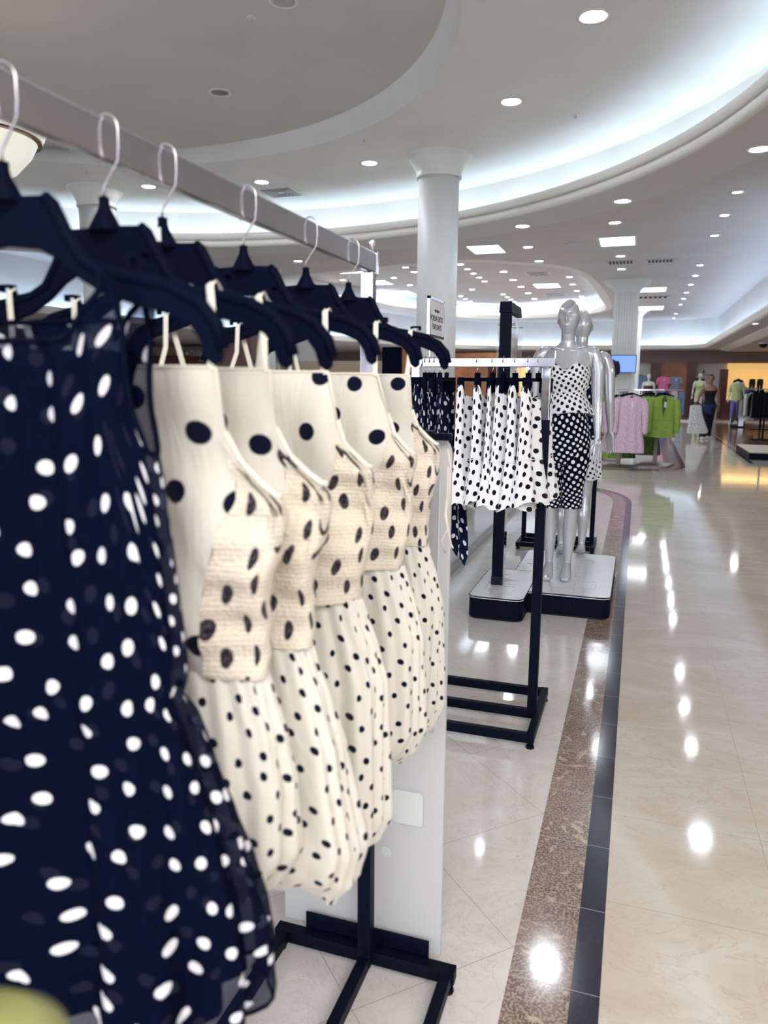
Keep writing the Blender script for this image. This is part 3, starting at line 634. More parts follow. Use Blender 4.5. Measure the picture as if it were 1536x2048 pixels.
mbp.build('outline_pattern',M['etch'],t)['kind']='stuff'
mbp=MB()
for x0,x1,z0,z1 in ((.105,.180,.785,.915),(.085,.165,.405,.495),(-.147,-.113,.224,.256),(.055,.085,.304,.331)): mbp.prism(rrect(x0,x1,z0,z1,.012,4),-.0076,-.0066)
mbp.build('square_pattern',M['etch'],t)['kind']='stuff'
# ================================================================= SECOND RACK
t=thing('garment_rack','second black steel garment rack with chrome rail holding dotted skirts','clothes rack',(-.36,3.2,0))
def TB(x0,x1,y0,y1,z0,z1): return MB().bb(x0+.36,x1+.36,y0-3.2,y1-3.2,z0,z1)
TB(-.955,-.335,3.193,3.207,1.566,1.604).build('rail',M['brushed'],t,bev=.002)
MB().tube([(.025,0,1.60),(.027,0,1.632)],.004,8).build('rail_stop_pin',M['chrome'],t)
MB().tube([(-.595,0,1.60),(-.595,0,1.622)],.004,8).build('rail_stop_pin',M['chrome'],t)
for x,nm in ((-.366,0),(-.925,1)):
    TB(x-.018,x+.018,3.182,3.218,1.345,1.562).build('chrome_upright',M['chrome'],t,bev=.002); TB(x-.020,x+.020,3.18,3.22,.03,1.35).build('black_upright',M['black'],t,bev=.002)
MB().tube([(-.565,-.012,1.585),(-.565,-.02,1.585)],.028,24).build('round_badge',M['chrome'],t)
for y in (2.96,3.2,3.45): TB(-.95,-.345,y-.014,y+.014,.026,.066).build('base_beam',M['black'],t,bev=.002)
for x in (-.34,-.95): TB(x-.016,x+.016,2.945,3.47,.026,.066).build('end_beam',M['black'],t,bev=.002)
for x in (-.34,-.95):
    for y in (2.96,3.455): MB().lathe([(.008,.012),(.008,.026)],(x+.36,y-3.2,0),12).lathe([(.016,0),(.018,.006),(.015,.013)],(x+.36,y-3.2,0),14).build('levelling_foot',M['black'],t)
# sign on the second rack
t=thing('sign_holder','small chrome framed sign reading TRENDING POLKA DOTS on the second rack','sign',(-.875,3.2,1.604))
def SB_(y0,y1,z0,z1,a=-.004,b=.004): return MB().bb(a,b,y0,y1,z0,z1)
MB().tube([(.0,.03,-.005),(0,.03,.095)],.0035,8).build('stem',M['chrome'],t)
y0,y1,z0,z1=-.005,.245,.088,.262
for q in ((y0,y0+.014,z0,z1),(y1-.014,y1,z0,z1),(y0,y1,z1-.014,z1),(y0,y1,z0,z0+.014)): SB_(*q,-.008,.008).build('frame_bar',M['chrome'],t,bev=.002)
card=SB_(y0+.012,y1-.012,z0+.012,z1-.012,-.003,.005).build('card',M['paper'],t)
def text(s,parent,loc,size,rot,m='ink',ex=.0005,sx=1,name='lettering'):
    c=bpy.data.curves.new(name,'FONT'); c.body=s; c.size=size; c.align_x='CENTER'; c.align_y='CENTER'; c.extrude=ex; c.materials.append(M[m])
    tmp=bpy.data.objects.new('tmp',c); COL.objects.link(tmp); bpy.context.view_layer.update()
    me=bpy.data.meshes.new_from_object(tmp.evaluated_get(bpy.context.evaluated_depsgraph_get())); bpy.data.objects.remove(tmp)
    o=bpy.data.objects.new(name,me); COL.objects.link(o); o.location=loc; o.rotation_euler=rot; o.scale=(sx,1,1)
    if parent: o.parent=parent
    return o
for s,zz_,sz in (('TRENDING',.205,.016),('POLKA DOTS',.172,.034),('FOR DAYS',.136,.034)): text(s,card,(.0056,.12,zz_),sz,(PI/2,0,PI/2),sx=1.05)
# clip hangers and skirts on the second rack
def clip_hanger(label,x,rz,grp,w=.13):
    t=thing('clip_hanger',label,'hanger',(x,3.2,1.604),rz,grp)
    MB().tube([(0,0,-.065),(0,0,-.045),(0,.012,-.03),(0,.014,-.012),(0,.008,.003),(0,-.004,.006),(0,-.012,-.002),(0,-.012,-.02)],.0016,6).build('wire_hook',M['steel'],t,smooth=True)
    MB().bb(-.005,.005,-w,w,-.098,-.084).bb(-.007,.007,-.012,.012,-.09,-.062).build('bar',M['plastic'],t)
    for s in (-1,1): MB().prism([(s*w*.9-.014,-.10),(s*w*.9+.014,-.10),(s*w*.9+.010,-.082),(s*w*.9-.010,-.082)],-.010,.010,'x').prism([(s*w*.9-.013,-.145),(s*w*.9+.013,-.145),(s*w*.9+.010,-.10),(s*w*.9-.010,-.10)],-.011,.011,'x').build('clip',M['plastic'],t)
    return t
def hung_skirt(label,x,rz,m,grp,L=.46,w=.15,flare=1.15,seam=.6,seed=0,ties=False,hanger_label=''):
    r=random.Random(seed); t=thing('skirt',label,'skirt',(x,3.2,1.47),rz,grp); ph=r.random()*6
    def g(u,v):
        th=2*PI*u; s_,c=sin(th),cos(th); yy=math.copysign(abs(s_)**.8,s_)
        W_=w*(1+(flare-1)*v**1.3)+( .025*max(0,(v-seam))/(1-seam+1e-6) if seam<1 else 0)
        D=.012+.030*v+(.03*max(0,v-seam)/(1-seam+1e-6) if seam<1 else 0)
        wv=sin(6*th+ph+v*1.5)*.6+sin(11*th+ph*2)*.4
        top=.035*math.exp(-((abs(yy)-.88)/.12)**2)*(1-v)**8-.03*(1-v)**8*(1-abs(yy))
        z=-.01-L*v+top-(.012*sin(4*th+ph))*v**3
        return (D*c+.010*c*wv*(.3+v)+.006*sin(yy*9+ph),W_*yy+.006*s_*wv*v,z+0.0)
    MB().grid(g,84,40,lambda u,v:(u*.66+seed*.13,-v*L+seed*.07)).build('body',M[m],t,smooth=True)
    if seam<1:
        MB().tube([(lambda q:(q[0]*1.04,q[1]*1.01,q[2]))(g(i/60,seam)) for i in range(61)],.0018,5).build('ruffle_seam',M[m],t)
        def hemin(u,v): q=g(u,1); return (q[0]*(1-.5*v),q[1]*(1-.3*v),q[2]+.03*v)
        MB().grid(hemin,84,3,lambda u,v:(u*.66,v*.03)).build('hem_lining',M['whitef'],t,smooth=True)
    if ties:
        for k,(a,bz) in enumerate(((.035,-.72),(.075,-.76))):
            P=[(a+.006*sin(i*.9+k),.06,lerp(-.25,bz,i/9)) for i in range(10)]
            mb=MB(); N=len(P)
            mb.grid(lambda u,v,P=P:(lambda p,q,t_:(lerp(p[0],q[0],t_)+(u-.5)*.034*(1+.3*v)*(1 if v<.9 else 1-.5*(v-.9)/.1),lerp(p[1],q[1],t_)+.004*sin(u*6),lerp(p[2],q[2],t_)-(.03*u*v)))(P[min(int(v*9),8)],P[min(int(v*9)+1,9)],v*9-min(int(v*9),8)),6,36,lambda u,v:(u*.05+k*.1,v*.5),closed=False)
            mb.build('tie_end',M[m],t,smooth=True,solid=.002)
    return t
nx=(-.885,-.865,-.845,-.82,-.79)
for i,x in enumerate(nx):
    clip_hanger('%s clip hanger from the left on the second rack, holding a navy dotted skirt'%NTH[i],x,.05*(i-2)-.10,'clip hangers with navy skirts')
    hung_skirt('%s navy skirt with white dots from the left on second rack'%NTH[i]+(', with tie ends' if i==4 else ''),x,.05*(i-2)-.10,'skirtnavy','navy dotted skirts on the second rack',L=.60+.02*i,w=.145,flare=1.08,seam=1.1,seed=i+20,ties=(i==4))
wx=(-.655,-.59,-.545,-.495,-.44,-.40)
for i,x in enumerate(wx):
    rz=(-.42,-.36,-.30,-.38,-.42,-.30)[i]
    clip_hanger('%s clip hanger from the left holding a white dotted skirt'%NTH[i],x,rz,'clip hangers with white skirts')
    hung_skirt('%s flounced white skirt with black dots from the left on second rack'%NTH[i],x,rz,'whitedot','white dotted skirts on the second rack',L=(.47,.455,.47,.465,.475,.45)[i],w=.145,flare=1.12,seam=.60,seed=i+40)
# ================================================================= PLATFORMS, SIGN POST
def platform(name,label,x0,x1,y0,y1,h,r,seed):
    cx,cy=(x0+x1)/2,y0; t=thing(name,label,'platform',(cx,cy,0)); P=[(x-cx,y-cy) for x,y in rrect(x0,x1,y0,y1,r,6)]
    MB().prism(P,.012,h-.012,'z').build('side_skirt',M['black'],t,smooth=False)
    MB().prism([(x*.97,y*.99+.004) for x,y in P],0,.012,'z').build('recessed_base',M['blackf'],t)
    top=MB().prism(P,h-.012,h,'z').build('top',M['white'],t)
    MB().tube([(x,y,h-.003) for x,y in P]+[(*P[0],h-.003)],.004,6).build('black_edge',M['black'],t)
    r_=random.Random(seed); mb=MB(); w,d=x1-x0,y1-y0
    for k in range(7):
        a=r_.uniform(x0+.05,x1-.22)-cx; b=.05+k*(d-.25)/7; ww=r_.choice((.07,.10,.14)); dd=r_.choice((.08,.12,.18))
        Q=[(x,y,h+.0008) for x,y in rrect(a,min(a+ww,x1-cx-.03),b,min(b+dd,y1-cy-.03),.012,2)]; mb.tube(Q+[Q[0]],.0013,4)
        mb.tube([(a+ww*.5,b,h+.0008),(a+ww*.5,max(b-r_.uniform(.05,.15),y0-cy+.03),h+.0008)],.0013,4)
    mb.build('inlay_lines',M['vent'],top)
platform('display_platform','small low white topped platform with black sides carrying the sign post',-.965,-.612,4.60,5.38,.15,.06,2)
platform('display_platform','large low white topped platform with black sides carrying the silver mannequins',-.78,-.092,4.84,6.12,.148,.06,5)
t=thing('sign_post','tall black steel sign post with clear acrylic poster sleeve on the small platform','sign post',(-.835,4.93,.15))
MB().bb(-.036,.036,-.018,.018,0,1.80).build('post',M['black'],t,bev=.003)
MB().prism([(-.042,1.79),(.042,1.79),(.036,1.86),(-.036,1.86)],-.03,.40).build('cap',M['black'],t,bev=.004)
MB().bb(-.022,.022,.02,.38,.55,1.79).build('poster_core',M['chrome'],t,bev=.002)
for s in (-1,1):
    MB().bb(s*.046-.003,s*.046+.003,-.02,.40,.50,1.77).build('acrylic_cover',M['acrylic'],t)
    for z in (1.72,.60):
        for y in (.03,.36): MB().tube([(s*.03,y,z),(s*.060,y,z)],.007,10).build('standoff_screw',M['chrome'],t)
MB().bb(-.02,.02,.02,.22,0,.5).build('mirror_panel',M['chrome'],t)
MB().bb(-.038,.038,-.021,.021,0,.06).build('post_shoe',M['blackgloss'],t)
# glass screen left of the platforms
t=thing('glass_screen','low clear glass screen in a grey metal floor channel left of the platforms','glass screen',(-1.345,5.0,0))
for y0_,y1_ in ((.6,2.62),(2.64,4.75)): MB().bb(-.006,.006,y0_,y1_,.05,.95).build('glass_pane',M['glass'],t)
MB().bb(-.035,.035,.58,4.78,0,.055).build('floor_channel',M['vent'],t,bev=.004)
MB().bb(-.02,.02,.58,4.78,.95,.975).build('top_rail',M['steel'],t)
t=thing('display_bench','low pale bench standing behind the glass screen','bench',(-2.2,8.3,0)); MB().bb(-.5,.5,-.3,.3,.22,.27).build('seat',M['white'],t); MB().bb(-.45,.45,-.25,.25,0,.22).build('base',M['vent'],t)
# ================================================================= FIGURES
def remesh(o,vs):
    m=o.modifiers.new('r','REMESH'); m.mode='VOXEL'; m.voxel_size=vs; m.use_smooth_shade=True
    m=o.modifiers.new('s','SMOOTH'); m.factor=.5; m.iterations=2
def ellring(mb,secs,n=28,p=1.):
    V=[];Fc=[]
    for cx,cy,z,a,b in secs:
        for k in range(n):
            w=2*PI*k/n; c,s=cos(w),sin(w); V.append((cx+a*math.copysign(abs(c)**p,c),cy+b*math.copysign(abs(s)**p,s),z))
    for i in range(len(secs)-1):
        for k in range(n): Fc.append((i*n+k,i*n+(k+1)%n,(i+1)*n+(k+1)%n,(i+1)*n+k))
    Fc.append(tuple(reversed(range(n)))); Fc.append(tuple(range((len(secs)-1)*n,len(secs)*n))); mb.add(V,Fc)
def smooth_secs(S_,k=4):
    out=[]; n=len(S_)
    for i in range(n-1):
        p0,p1,p2,p3=[Vector(S_[min(max(i+j-1,0),n-1)]) if False else S_[min(max(i+j-1,0),n-1)] for j in range(4)]
        for s_ in range(k):
            t=s_/k; out.append(tuple(.5*(2*b+(c-a)*t+(2*a-5*b+4*c-d)*t*t+(3*b-a-3*c+d)*t**3) for a,b,c,d in zip(p0,p1,p2,p3)))
    out.append(S_[-1]); return out
def path(P,k=4): return smooth_secs(P,k)
def limb(mb,P,n=18):   # P: (x,y,z,ra,rb)
    Q=path(P,4); mb.tube([q[:3] for q in Q],[(abs(q[3]),abs(q[4])) for q in Q],n)
TORSO=[(0,.0,.87,.10,.085),(0,.0,.90,.150,.100),(0,.005,.96,.172,.112),(0,.0,1.03,.166,.108),(0,-.005,1.12,.134,.090),(0,-.005,1.20,.118,.080),(0,-.01,1.29,.128,.088),(0,-.02,1.38,.142,.108),(0,-.012,1.44,.150,.102),(0,.0,1.50,.162,.080),(0,.008,1.55,.160,.064),(0,.012,1.582,.118,.054),(0,.012,1.602,.072,.050),(0,.012,1.63,.049,.048),(0,.002,1.66,.045,.047),(0,-.006,1.72,.046,.050)]
def head(mb,c,sc=1.,cut=True,yawh=0,face=1):
    n1,n2=72,60; V=[];Fc=[]
    cc=Vector((-.026,-.080,.132)); cr=.088
    for j in range(n2+1):
        ph=-PI/2+PI*j/n2
        for i in range(n1):
            th=2*PI*i/n1; d=Vector((cos(ph)*cos(th),cos(ph)*sin(th),sin(ph)))
            x,y,z=.0735*d.x,.094*d.y,.117*d.z
            if z<0: k=1-.30*(-z/.117)**1.8; x*=k; y=y*(1-.18*(-z/.117)) if y>0 else y*(1-.06*(-z/.117))
            if y<0:
                g=lambda mx,mz,sx,sz:math.exp(-((abs(x)-mx)/sx)**2-((z-mz)/sz)**2)
                y-=face*(.026*math.exp(-(x/.009)**2)*math.exp(-((z+.018)/.020)**2 if z<-.012 else -((z+.012)/.030)**2))
                y+=face*.017*g(.030,.008,.018,.013); y-=face*.006*g(.03,.034,.03,.010)
                y-=face*.010*g(0,-.057,.024,.006); y-=face*.009*g(0,-.071,.020,.006); y+=face*.006*g(0,-.0645,.026,.003)
                y-=face*.007*g(0,-.098,.02,.014); y-=face*.004*g(.045,-.02,.02,.02)
            p=Vector((x,y,z))
            if cut:
                # concave scoop: pull points inside the cutter sphere back towards the head centre
                q=p-cc
                if q.length<cr:
                    dd=p.normalized(); b=dd.dot(cc); disc=b*b-(cc.length_squared-cr*cr)
                    if disc>0:
                        tt=b-math.sqrt(disc)
                        if 0<tt<p.length: p=dd*tt
            p=Matrix.Rotation(yawh,3,'Z')@(p*sc); V.append((c[0]+p.x,c[1]+p.y,c[2]+p.z))
    for j in range(n2):
        for i in range(n1): Fc.append((j*n1+i,j*n1+(i+1)%n1,(j+1)*n1+(i+1)%n1,(j+1)*n1+i))
    mb.add(V,Fc)
    for s in (-1,1):
        P=[]
        for k in range(7):
            a=-PI*.55+k*PI*1.2/6; p=Matrix.Rotation(yawh,3,'Z')@(Vector((s*(.072+.004*sin(k)),.012+.012*cos(a)*.8,-.008+.028*sin(a)))*sc); P.append((c[0]+p.x,c[1]+p.y,c[2]+p.z))
        mb.tube(P,.0055*sc,8)
def hand(mb,w,d,side,s=1.,curl=.15,fwd=(0,-1,0)):
    w=Vector(w); d=Vector(d).normalized(); f=Vector(fwd); f=(f-d*f.dot(d)).normalized(); o=d.cross(f)*side   # o: palm normal
    for k,(u,L) in enumerate(((-.028,.062),(-.0095,.076),(.0095,.082),(.027,.070))):
        P=[w-d*.025*s+f*u*.35*s,w+d*.03*s+f*u*.8*s,w+d*.085*s+f*u*s]; dd=(d+f*u*3.2).normalized()
        for q in range(3): dd=(dd+o*curl*(.5+q*.5)).normalized(); P.append(P[-1]+dd*L*s/3)
        mb.tube(P,[.012*s,.0135*s,.0105*s,.0082*s,.0075*s,.0055*s],10)
    b=w+d*.018*s+f*.014*s; P=[b,b+(d*.65+f*.75).normalized()*.034*s]; P.append(P[-1]+(d*.92+f*.35+o*.2).normalized()*.03*s); P.append(P[-1]+(d+o*.3).normalized()*.022*s)
    mb.tube(P,[.013*s,.0115*s,.009*s,.0065*s],10)
def legs(mb,feet,tiptoe=True,knee=.50,hipx=.085,lean=(0,0)):
    for i,(fx,fy) in enumerate(feet):
        s=-1 if i==0 else 1; hx=s*hipx+lean[0]; hy=lean[1]
        def m(k,z): return (lerp(hx,fx,k),lerp(hy,fy+.045,k),z)
        limb(mb,[(*m(0,.94),.088,.095),(*m(.12,.84),.086,.092),(*m(.3,.70),.070,.075),(*m(.48,.56),.056,.058),(*(lambda q:(q[0],q[1]-.006,q[2]))(m(.56,.49)),.049,.053),(*m(.63,.42),.046,.051),(*(lambda q:(q[0],q[1]+.012,q[2]))(m(.74,.33)),.050,.057),(*m(.86,.22),.038,.042),(*m(.97,.12),.027,.031),(fx,fy+.050,.085,.028,.032)],18)
        limb(mb,[(fx,fy+.075,.075,.024,.026),(fx,fy+.045,.085,.029,.034),(fx,fy+.0,.062,.033,.032),(fx,fy-.045,.030,.041,.026),(fx,fy-.075,.020,.041,.018),(fx,fy-.115,.014,.024,.012)],16)
def arm(mb,s,P,hs=1.,curl=.12,fwd=(0,-1,0),rr=1.):
    r=[(.030,.034),(.044,.044),(.046,.046),(.043,.043),(.037,.037),(.036,.037),(.031,.031),(.022,.019)]
    limb(mb,[(*p,a*rr,b*rr) for p,(a,b) in zip(P,r)],16)
    d=Vector(P[-1])-Vector(P[-2]); hand(mb,P[-1],d,s,hs,curl,(-s*.75,-.65,0) if fwd==(0,-1,0) else fwd)
def armpts(s,out=.0,fw=0.): return [(s*.125,.012,1.560),(s*.172,.014,1.545),(s*(.196+out*.3),.016,1.46),(s*(.202+out*.4),.018,1.36),(s*(.206+out*.6),.022,1.235),(s*(.209+out*.7),.012-fw*.3,1.17),(s*(.213+out),-.005-fw,1.08),(s*(.216+out*1.1),-.02-fw*1.4,.975)]
def wear(t,secs,name,m,uvs=1.,n=72,top=None,fold=None,off=.008,hem=None,thick=0):
    Q=smooth_secs(secs,5); N=len(Q)-1
    def g(u,v):
        th=2*PI*u; f=v*N; i=min(int(f),N-1); k=f-i; q=[lerp(a,b,k) for a,b in zip(Q[i],Q[i+1])]
        c,s=cos(th),sin(th); fo=fold(th,v) if fold else 0
        z=q[2]+(top(th)*max(0,(v-.75)/.25)**2 if top else 0)+(hem(th)*(1-v)**6 if hem else 0)
        return (q[0]+(q[3]+off+fo)*c,q[1]+(q[4]+off+fo)*s,z)
    zz0,zz1=Q[0][2],Q[-1][2]; R=2*PI*sum(q[3] for q in Q)/len(Q)
    return MB().grid(g,n,36,lambda u,v:(u*R,lerp(zz0,zz1,v))).build(name,M[m],t,smooth=True,solid=thick)
# --- front silver mannequin
t=thing('mannequin','front glossy silver mannequin in white dotted strapless top and black dotted capris','mannequin',(-.475,5.30,.150))
mb=MB(); ellring(mb,smooth_secs(TORSO,4)); 
head(mb,(0,-.012,1.785),1.,True,-.05)
f1=[(-.055,-.05),(.068,-.03)]
legs(mb,f1,lean=(.0,0))
for s in (-1,1): arm(mb,s,armpts(s,.012),1.0)
for s in (-1,1):
    ellring(mb,smooth_secs([(s*.062,-.075,1.33,.02,.012),(s*.062,-.082,1.355,.05,.038),(s*.062,-.088,1.385,.056,.046),(s*.062,-.075,1.42,.048,.035),(s*.062,-.06,1.45,.03,.015)],3))
    limb(mb,[(s*.02,-.040,1.575,.007,.006),(s*.07,-.045,1.582,.007,.006),(s*.12,-.030,1.592,.007,.006)],8)
b=mb.build('body',M['mann'],t,smooth=True); remesh(b,.0038)
for s in (-1,1): MB().tube([(s*.172+.0*k,.014+.056*cos(k*PI/12*2),1.500+.060*sin(k*PI/12*2)) for k in range(13)],.0022,6).build('shoulder_joint',M['taupe'],t)
TS=[(a,b_,z,c,d) for a,b_,z,c,d in TORSO]
wear(t,[(0,-.004,1.145,.196,.142),(0,-.005,1.20,.164,.116),(0,-.006,1.255,.136,.096),(0,-.008,1.29,.128,.092),(0,-.018,1.34,.142,.118),(0,-.026,1.385,.150,.138),(0,-.022,1.42,.148,.132),(0,-.012,1.455,.147,.112)],'peplum_top','topdot',top=lambda th:(.028*math.exp(-((abs(cos(th))-.5)/.3)**2)-.018*math.exp(-(cos(th)/.2)**2)) if sin(th)<0 else -.03,fold=lambda th,v:.010*sin(7*th+1)*max(0,1-v*2.6),hem=lambda th:-.015*sin(2*th+.6))
MB().tube([(.137*cos(a),-.008+.101*sin(a),1.292) for a in [2*PI*k/40 for k in range(41)]],.0025,5).build('waist_seam',M['whitef'],t)
def capris(t,feet,m,zb=.50):
    HS=wear(t,[(0,.0,.80,.12,.09),(0,.0,.86,.165,.108),(0,.004,.93,.176,.117),(0,.003,1.0,.174,.115),(0,0,1.08,.158,.104),(0,-.003,1.17,.138,.094),(0,-.003,1.22,.128,.09)],'capri_hips',m,off=.006)
    for i,(fx,fy) in enumerate(feet):
        s=-1 if i==0 else 1; hx=s*.085
        Q=[]
        for k,z,r in ((.68,zb,.066),(.62,.55,.066),(.54,.60,.067),(.45,.66,.072),(.3,.74,.080),(.15,.82,.088),(0,.92,.088)): Q.append((lerp(hx,fx,k),lerp(0,fy+.045,k),z,r,r*1.04))
        wear(t,Q,'capri_leg',m,n=40,off=.008,fold=lambda th,v:.003*sin(3*th+v*9)).data.uv_layers[0]
        q=Q[0]; MB().tube([(q[0]+(q[3]+.008)*cos(a),q[1]+(q[4]+.008)*sin(a),q[2]+.001) for a in [2*PI*k/24 for k in range(25)]],.003,5).build('cuff',M['blackf'],t)
capris(t,f1,'capridot')
# --- rear mannequin, back towards the camera
t=thing('mannequin','rear glossy silver mannequin seen from behind in a navy dotted top','mannequin',(-.435,6.02,.148),PI+.12)
mb=MB(); ellring(mb,smooth_secs(TORSO,4)); head(mb,(0,-.012,1.785),1.,True,.0)
f2=[(-.075,-.03),(.085,.02)]; legs(mb,f2)
for s in (-1,1): arm(mb,s,armpts(s,.03),1.0)
b=mb.build('body',M['mann'],t,smooth=True); remesh(b,.0045)
for s in (-1,1): MB().tube([(s*.172,.014+.056*cos(k*PI/12*2),1.500+.060*sin(k*PI/12*2)) for k in range(13)],.0022,6).build('shoulder_joint',M['taupe'],t)
wear(t,[(0,0,.93,.178,.118),(0,0,1.0,.176,.116),(0,-.004,1.12,.150,.102),(0,-.006,1.22,.134,.094),(0,-.016,1.33,.144,.112),(0,-.018,1.42,.148,.114)],'dotted_top','skirtnavy',off=.008)
mb=MB()
for k in range(5): a=k*1.25; mb.tube([(-.14,-.01,1.55),(-.14+.03*cos(a),-.01+.02*sin(a),1.585),(-.14+.018*cos(a+.7),-.01+.02*sin(a+.7),1.56)],.006,6)
mb.tube([(-.14,-.06,1.44),(-.145,-.04,1.52),(-.14,-.01,1.555),(-.14,.04,1.52),(-.13,.09,1.42)],.008,6)
mb.build('shoulder_tie',M['blackf'],t,smooth=True)
wear(t,[(0,0,.62,.19,.14),(0,0,.70,.188,.138),(0,0,.82,.182,.128),(0,0,.95,.178,.118)],'dotted_skirt','whitedot',fold=lambda th,v:.012*sin(9*th)*(1-v),off=.004)
# ================================================================= THIRD RACK behind the mannequins
t=thing('garment_rack','third black garment rack standing behind the silver mannequins','clothes rack',(-.33,7.0,0))
for x in (0,-.62): MB().bb(x-.02,x+.02,-.02,.02,.03,1.62).build('upright',M['black'],t,bev=.002)
MB().bb(-.66,.04,-.008,.008,1.60,1.645).build('rail',M['brushed'],t)
for y in (-.22,0,.22): MB().bb(-.62,0,y-.014,y+.014,.026,.066).build('base_beam',M['black'],t)
for x in (.02,-.64): MB().bb(x-.016,x+.016,-.25,.25,.026,.066).build('end_beam',M['black'],t)
for x in (.02,-.64):
    for y in (-.22,.22): MB().lathe([(.018,0),(.018,.012),(.008,.014),(.008,.026)],(x,y,0),12).build('levelling_foot',M['black'],t)
h0=None
for i,(x,m) in enumerate(((-.40,'skirtnavy'),(-.36,'skirtnavy'),(-.46,'skirtnavy'),(-.55,'whitedot'))):
    t=thing('hanging_dress',['navy dotted dress on the third rack, just left of its end upright','navy dotted dress nearest the end upright of the third rack','navy dotted dress hidden behind the silver mannequins','white dotted dress behind the silver mannequins on the third rack'][i],'dress',(x,7.0,1.60),.15*(i-1))
    r=random.Random(i)
    def g(u,v):
        th=2*PI*u; s_,c=sin(th),cos(th); w=lerp(.13,.20,v); return ((.014+.03*v)*c+.008*sin(9*th)*v,w*math.copysign(abs(s_)**.8,s_),-.12-.82*v+(.04*(1-abs(s_)))*(-1)*(1-v)**6)
    MB().grid(g,60,24,lambda u,v:(u*.7,-v*.82)).build('body',M[m],t,smooth=True)
    MB().tube([(0,.18,-.13),(0,.06,-.06),(0,0,-.045),(0,-.06,-.06),(0,-.18,-.13)],.008,8).build('hanger_arm',M['plastic'],t)
    MB().tube([(0,0,-.045),(0,0,-.01),(0,.014,.01),(0,.012,.045),(0,-.01,.052),(0,-.016,.03)],.002,6).build('hanger_hook',M['steel'],t)
# ================================================================= BACKGROUND FIXTURES
def stand(label,x,y,h,w=.9,rz=0.,m='taupe',base=True):
    t=thing('garment_stand',label,'clothes stand',(x,y,0),rz)
    MB().bb(-.03,.03,-.03,.03,.02,h).build('post',M[m],t); MB().bb(-w/2,w/2,-.02,.02,h,h+.03).build('rail',M['vent'],t)
    if base: MB().bb(-.33,.33,-.28,.28,0,.025).build('base_plate',M[m],t,bev=.004)
    return t
def hooks(t,xs,h):
    for x in xs: MB().tube([(x,0,h-.10),(x,0,h-.03),(x,.02,h+.01),(x,.012,h+.04),(x,-.012,h+.04)],.003,5).build('hanger_hook',M['steel'],t)
def jacket(label,loc,rz,m,L=.72,w=.23,sleeves=.6,lapel=False,flare=1.,grp=None,tagc=True,name='jacket',cat='jacket'):
    t=thing(name,label,cat,loc,rz,grp); H0=0
    secs=[(0,0,-L,w*.98*flare,.07),(0,0,-L*.8,w*.93*flare,.065),(0,0,-L*.5,w*.86,.06),(0,0,-L*.25,w*.88,.06),(0,0,-.07,w*.92,.05),(0,0,-.03,w*.62,.035),(0,0,.0,w*.30,.03)]
    wear(t,secs,'body',m,n=64,off=0,fold=(lambda th,v:.012*sin(9*th)*(1-v)**1.5) if flare>1 else (lambda th,v:.004*sin(5*th)*(1-v)))
    for s in (-1,1):
        mb=MB(); P=path([(s*w*.84,0,-.055,.045,.045),(s*w*1.0,-.01,-.16,.062,.055),(s*w*1.06,-.02,-.34,.060,.052),(s*w*1.08,-.03,-sleeves,.048,.045)],4); mb.tube([p[:3] for p in P],[(p[3],p[4]) for p in P],14); o=mb.build('sleeve',M[m],t,smooth=True)
        me=o.data; ul=me.uv_layers.new(name='UVMap')
        for l in me.loops: v=me.vertices[l.vertex_index].co; ul.data[l.index].uv=(v.x+v.y,v.z)
    MB().tube([(w*.30*cos(a)*.8,.035*sin(a)-.0,.004) for a in [2*PI*k/16 for k in range(17)]],.008,6).build('collar',M[m],t,smooth=True)
    if grp: MB().tube([(-w*.75,0,-.01),(-w*.3,0,.03),(0,0,.05),(w*.3,0,.03),(w*.75,0,-.01)],.014,6).build('hanger_bar',M['plastic'],t)
    MB().bb(-.022,.022,-.034,-.028,-.045,-.005).build('neck_label',M['blackf'],t)
    if lapel:
        MB().prism([(-.055,.0),(.055,.0),(.004,-.34),(-.004,-.34)],-.064,-.058).build('neck_shade',M['dkgreen'],t)  # dark green V painted as the shade inside the open collar
        MB().bb(-w*.8,w*.8,-.064,-.060,-.432,-.428).build('waist_dart',M['dkgreen'],t)
        for s in (-1,1): MB().prism([(s*.02,.0),(s*.075,-.02),(s*.085,-.10),(s*.012,-.34),(s*.004,-.34),(s*.05,-.10)],-.076,-.062).build('lapel',M[m],t)
        MB().lathe([(.001,0),(.010,.0),(.010,.004),(.001,.004)],(0,-.075,-.36),8,False).build('button',M['blackf'],t)
    if tagc: MB().bb(.0,.035,-.079,-.077,-.20,-.10).build('price_tag',M['paper'],t)
    return t
st=stand('left chromed stand holding the lilac printed dresses',-.28,14.3,1.34,.75,rz=1.35); hooks(st,(-.3,-.2,-.1,0,.1,.2,.3),1.34)
st=stand('right chromed stand holding the green blazers',.36,14.9,1.36,.9,rz=1.35); hooks(st,(-.35,-.25,-.15,-.05,.05,.15,.25,.35),1.36)
for i in range(4): jacket('lilac printed long sleeved dress, %s in its row from the front'%NTH[i],(-.12-.07*i,14.05+.15*i,1.29-.01*i),.10,'pinkprint',L=1.0,w=.235,sleeves=.66,flare=1.15,grp='lilac dresses on the left stand',tagc=(i==0),name='lilac_dress',cat='dress')
for i in range(4): jacket('olive green blazer with long sleeves, %s in its row from the front'%NTH[i],(.44-.08*i,14.55+.17*i,1.29),.06,'green',L=.74,w=.225,sleeves=.66,lapel=True,grp='green blazers on the right stand',tagc=(i==0),name='blazer')
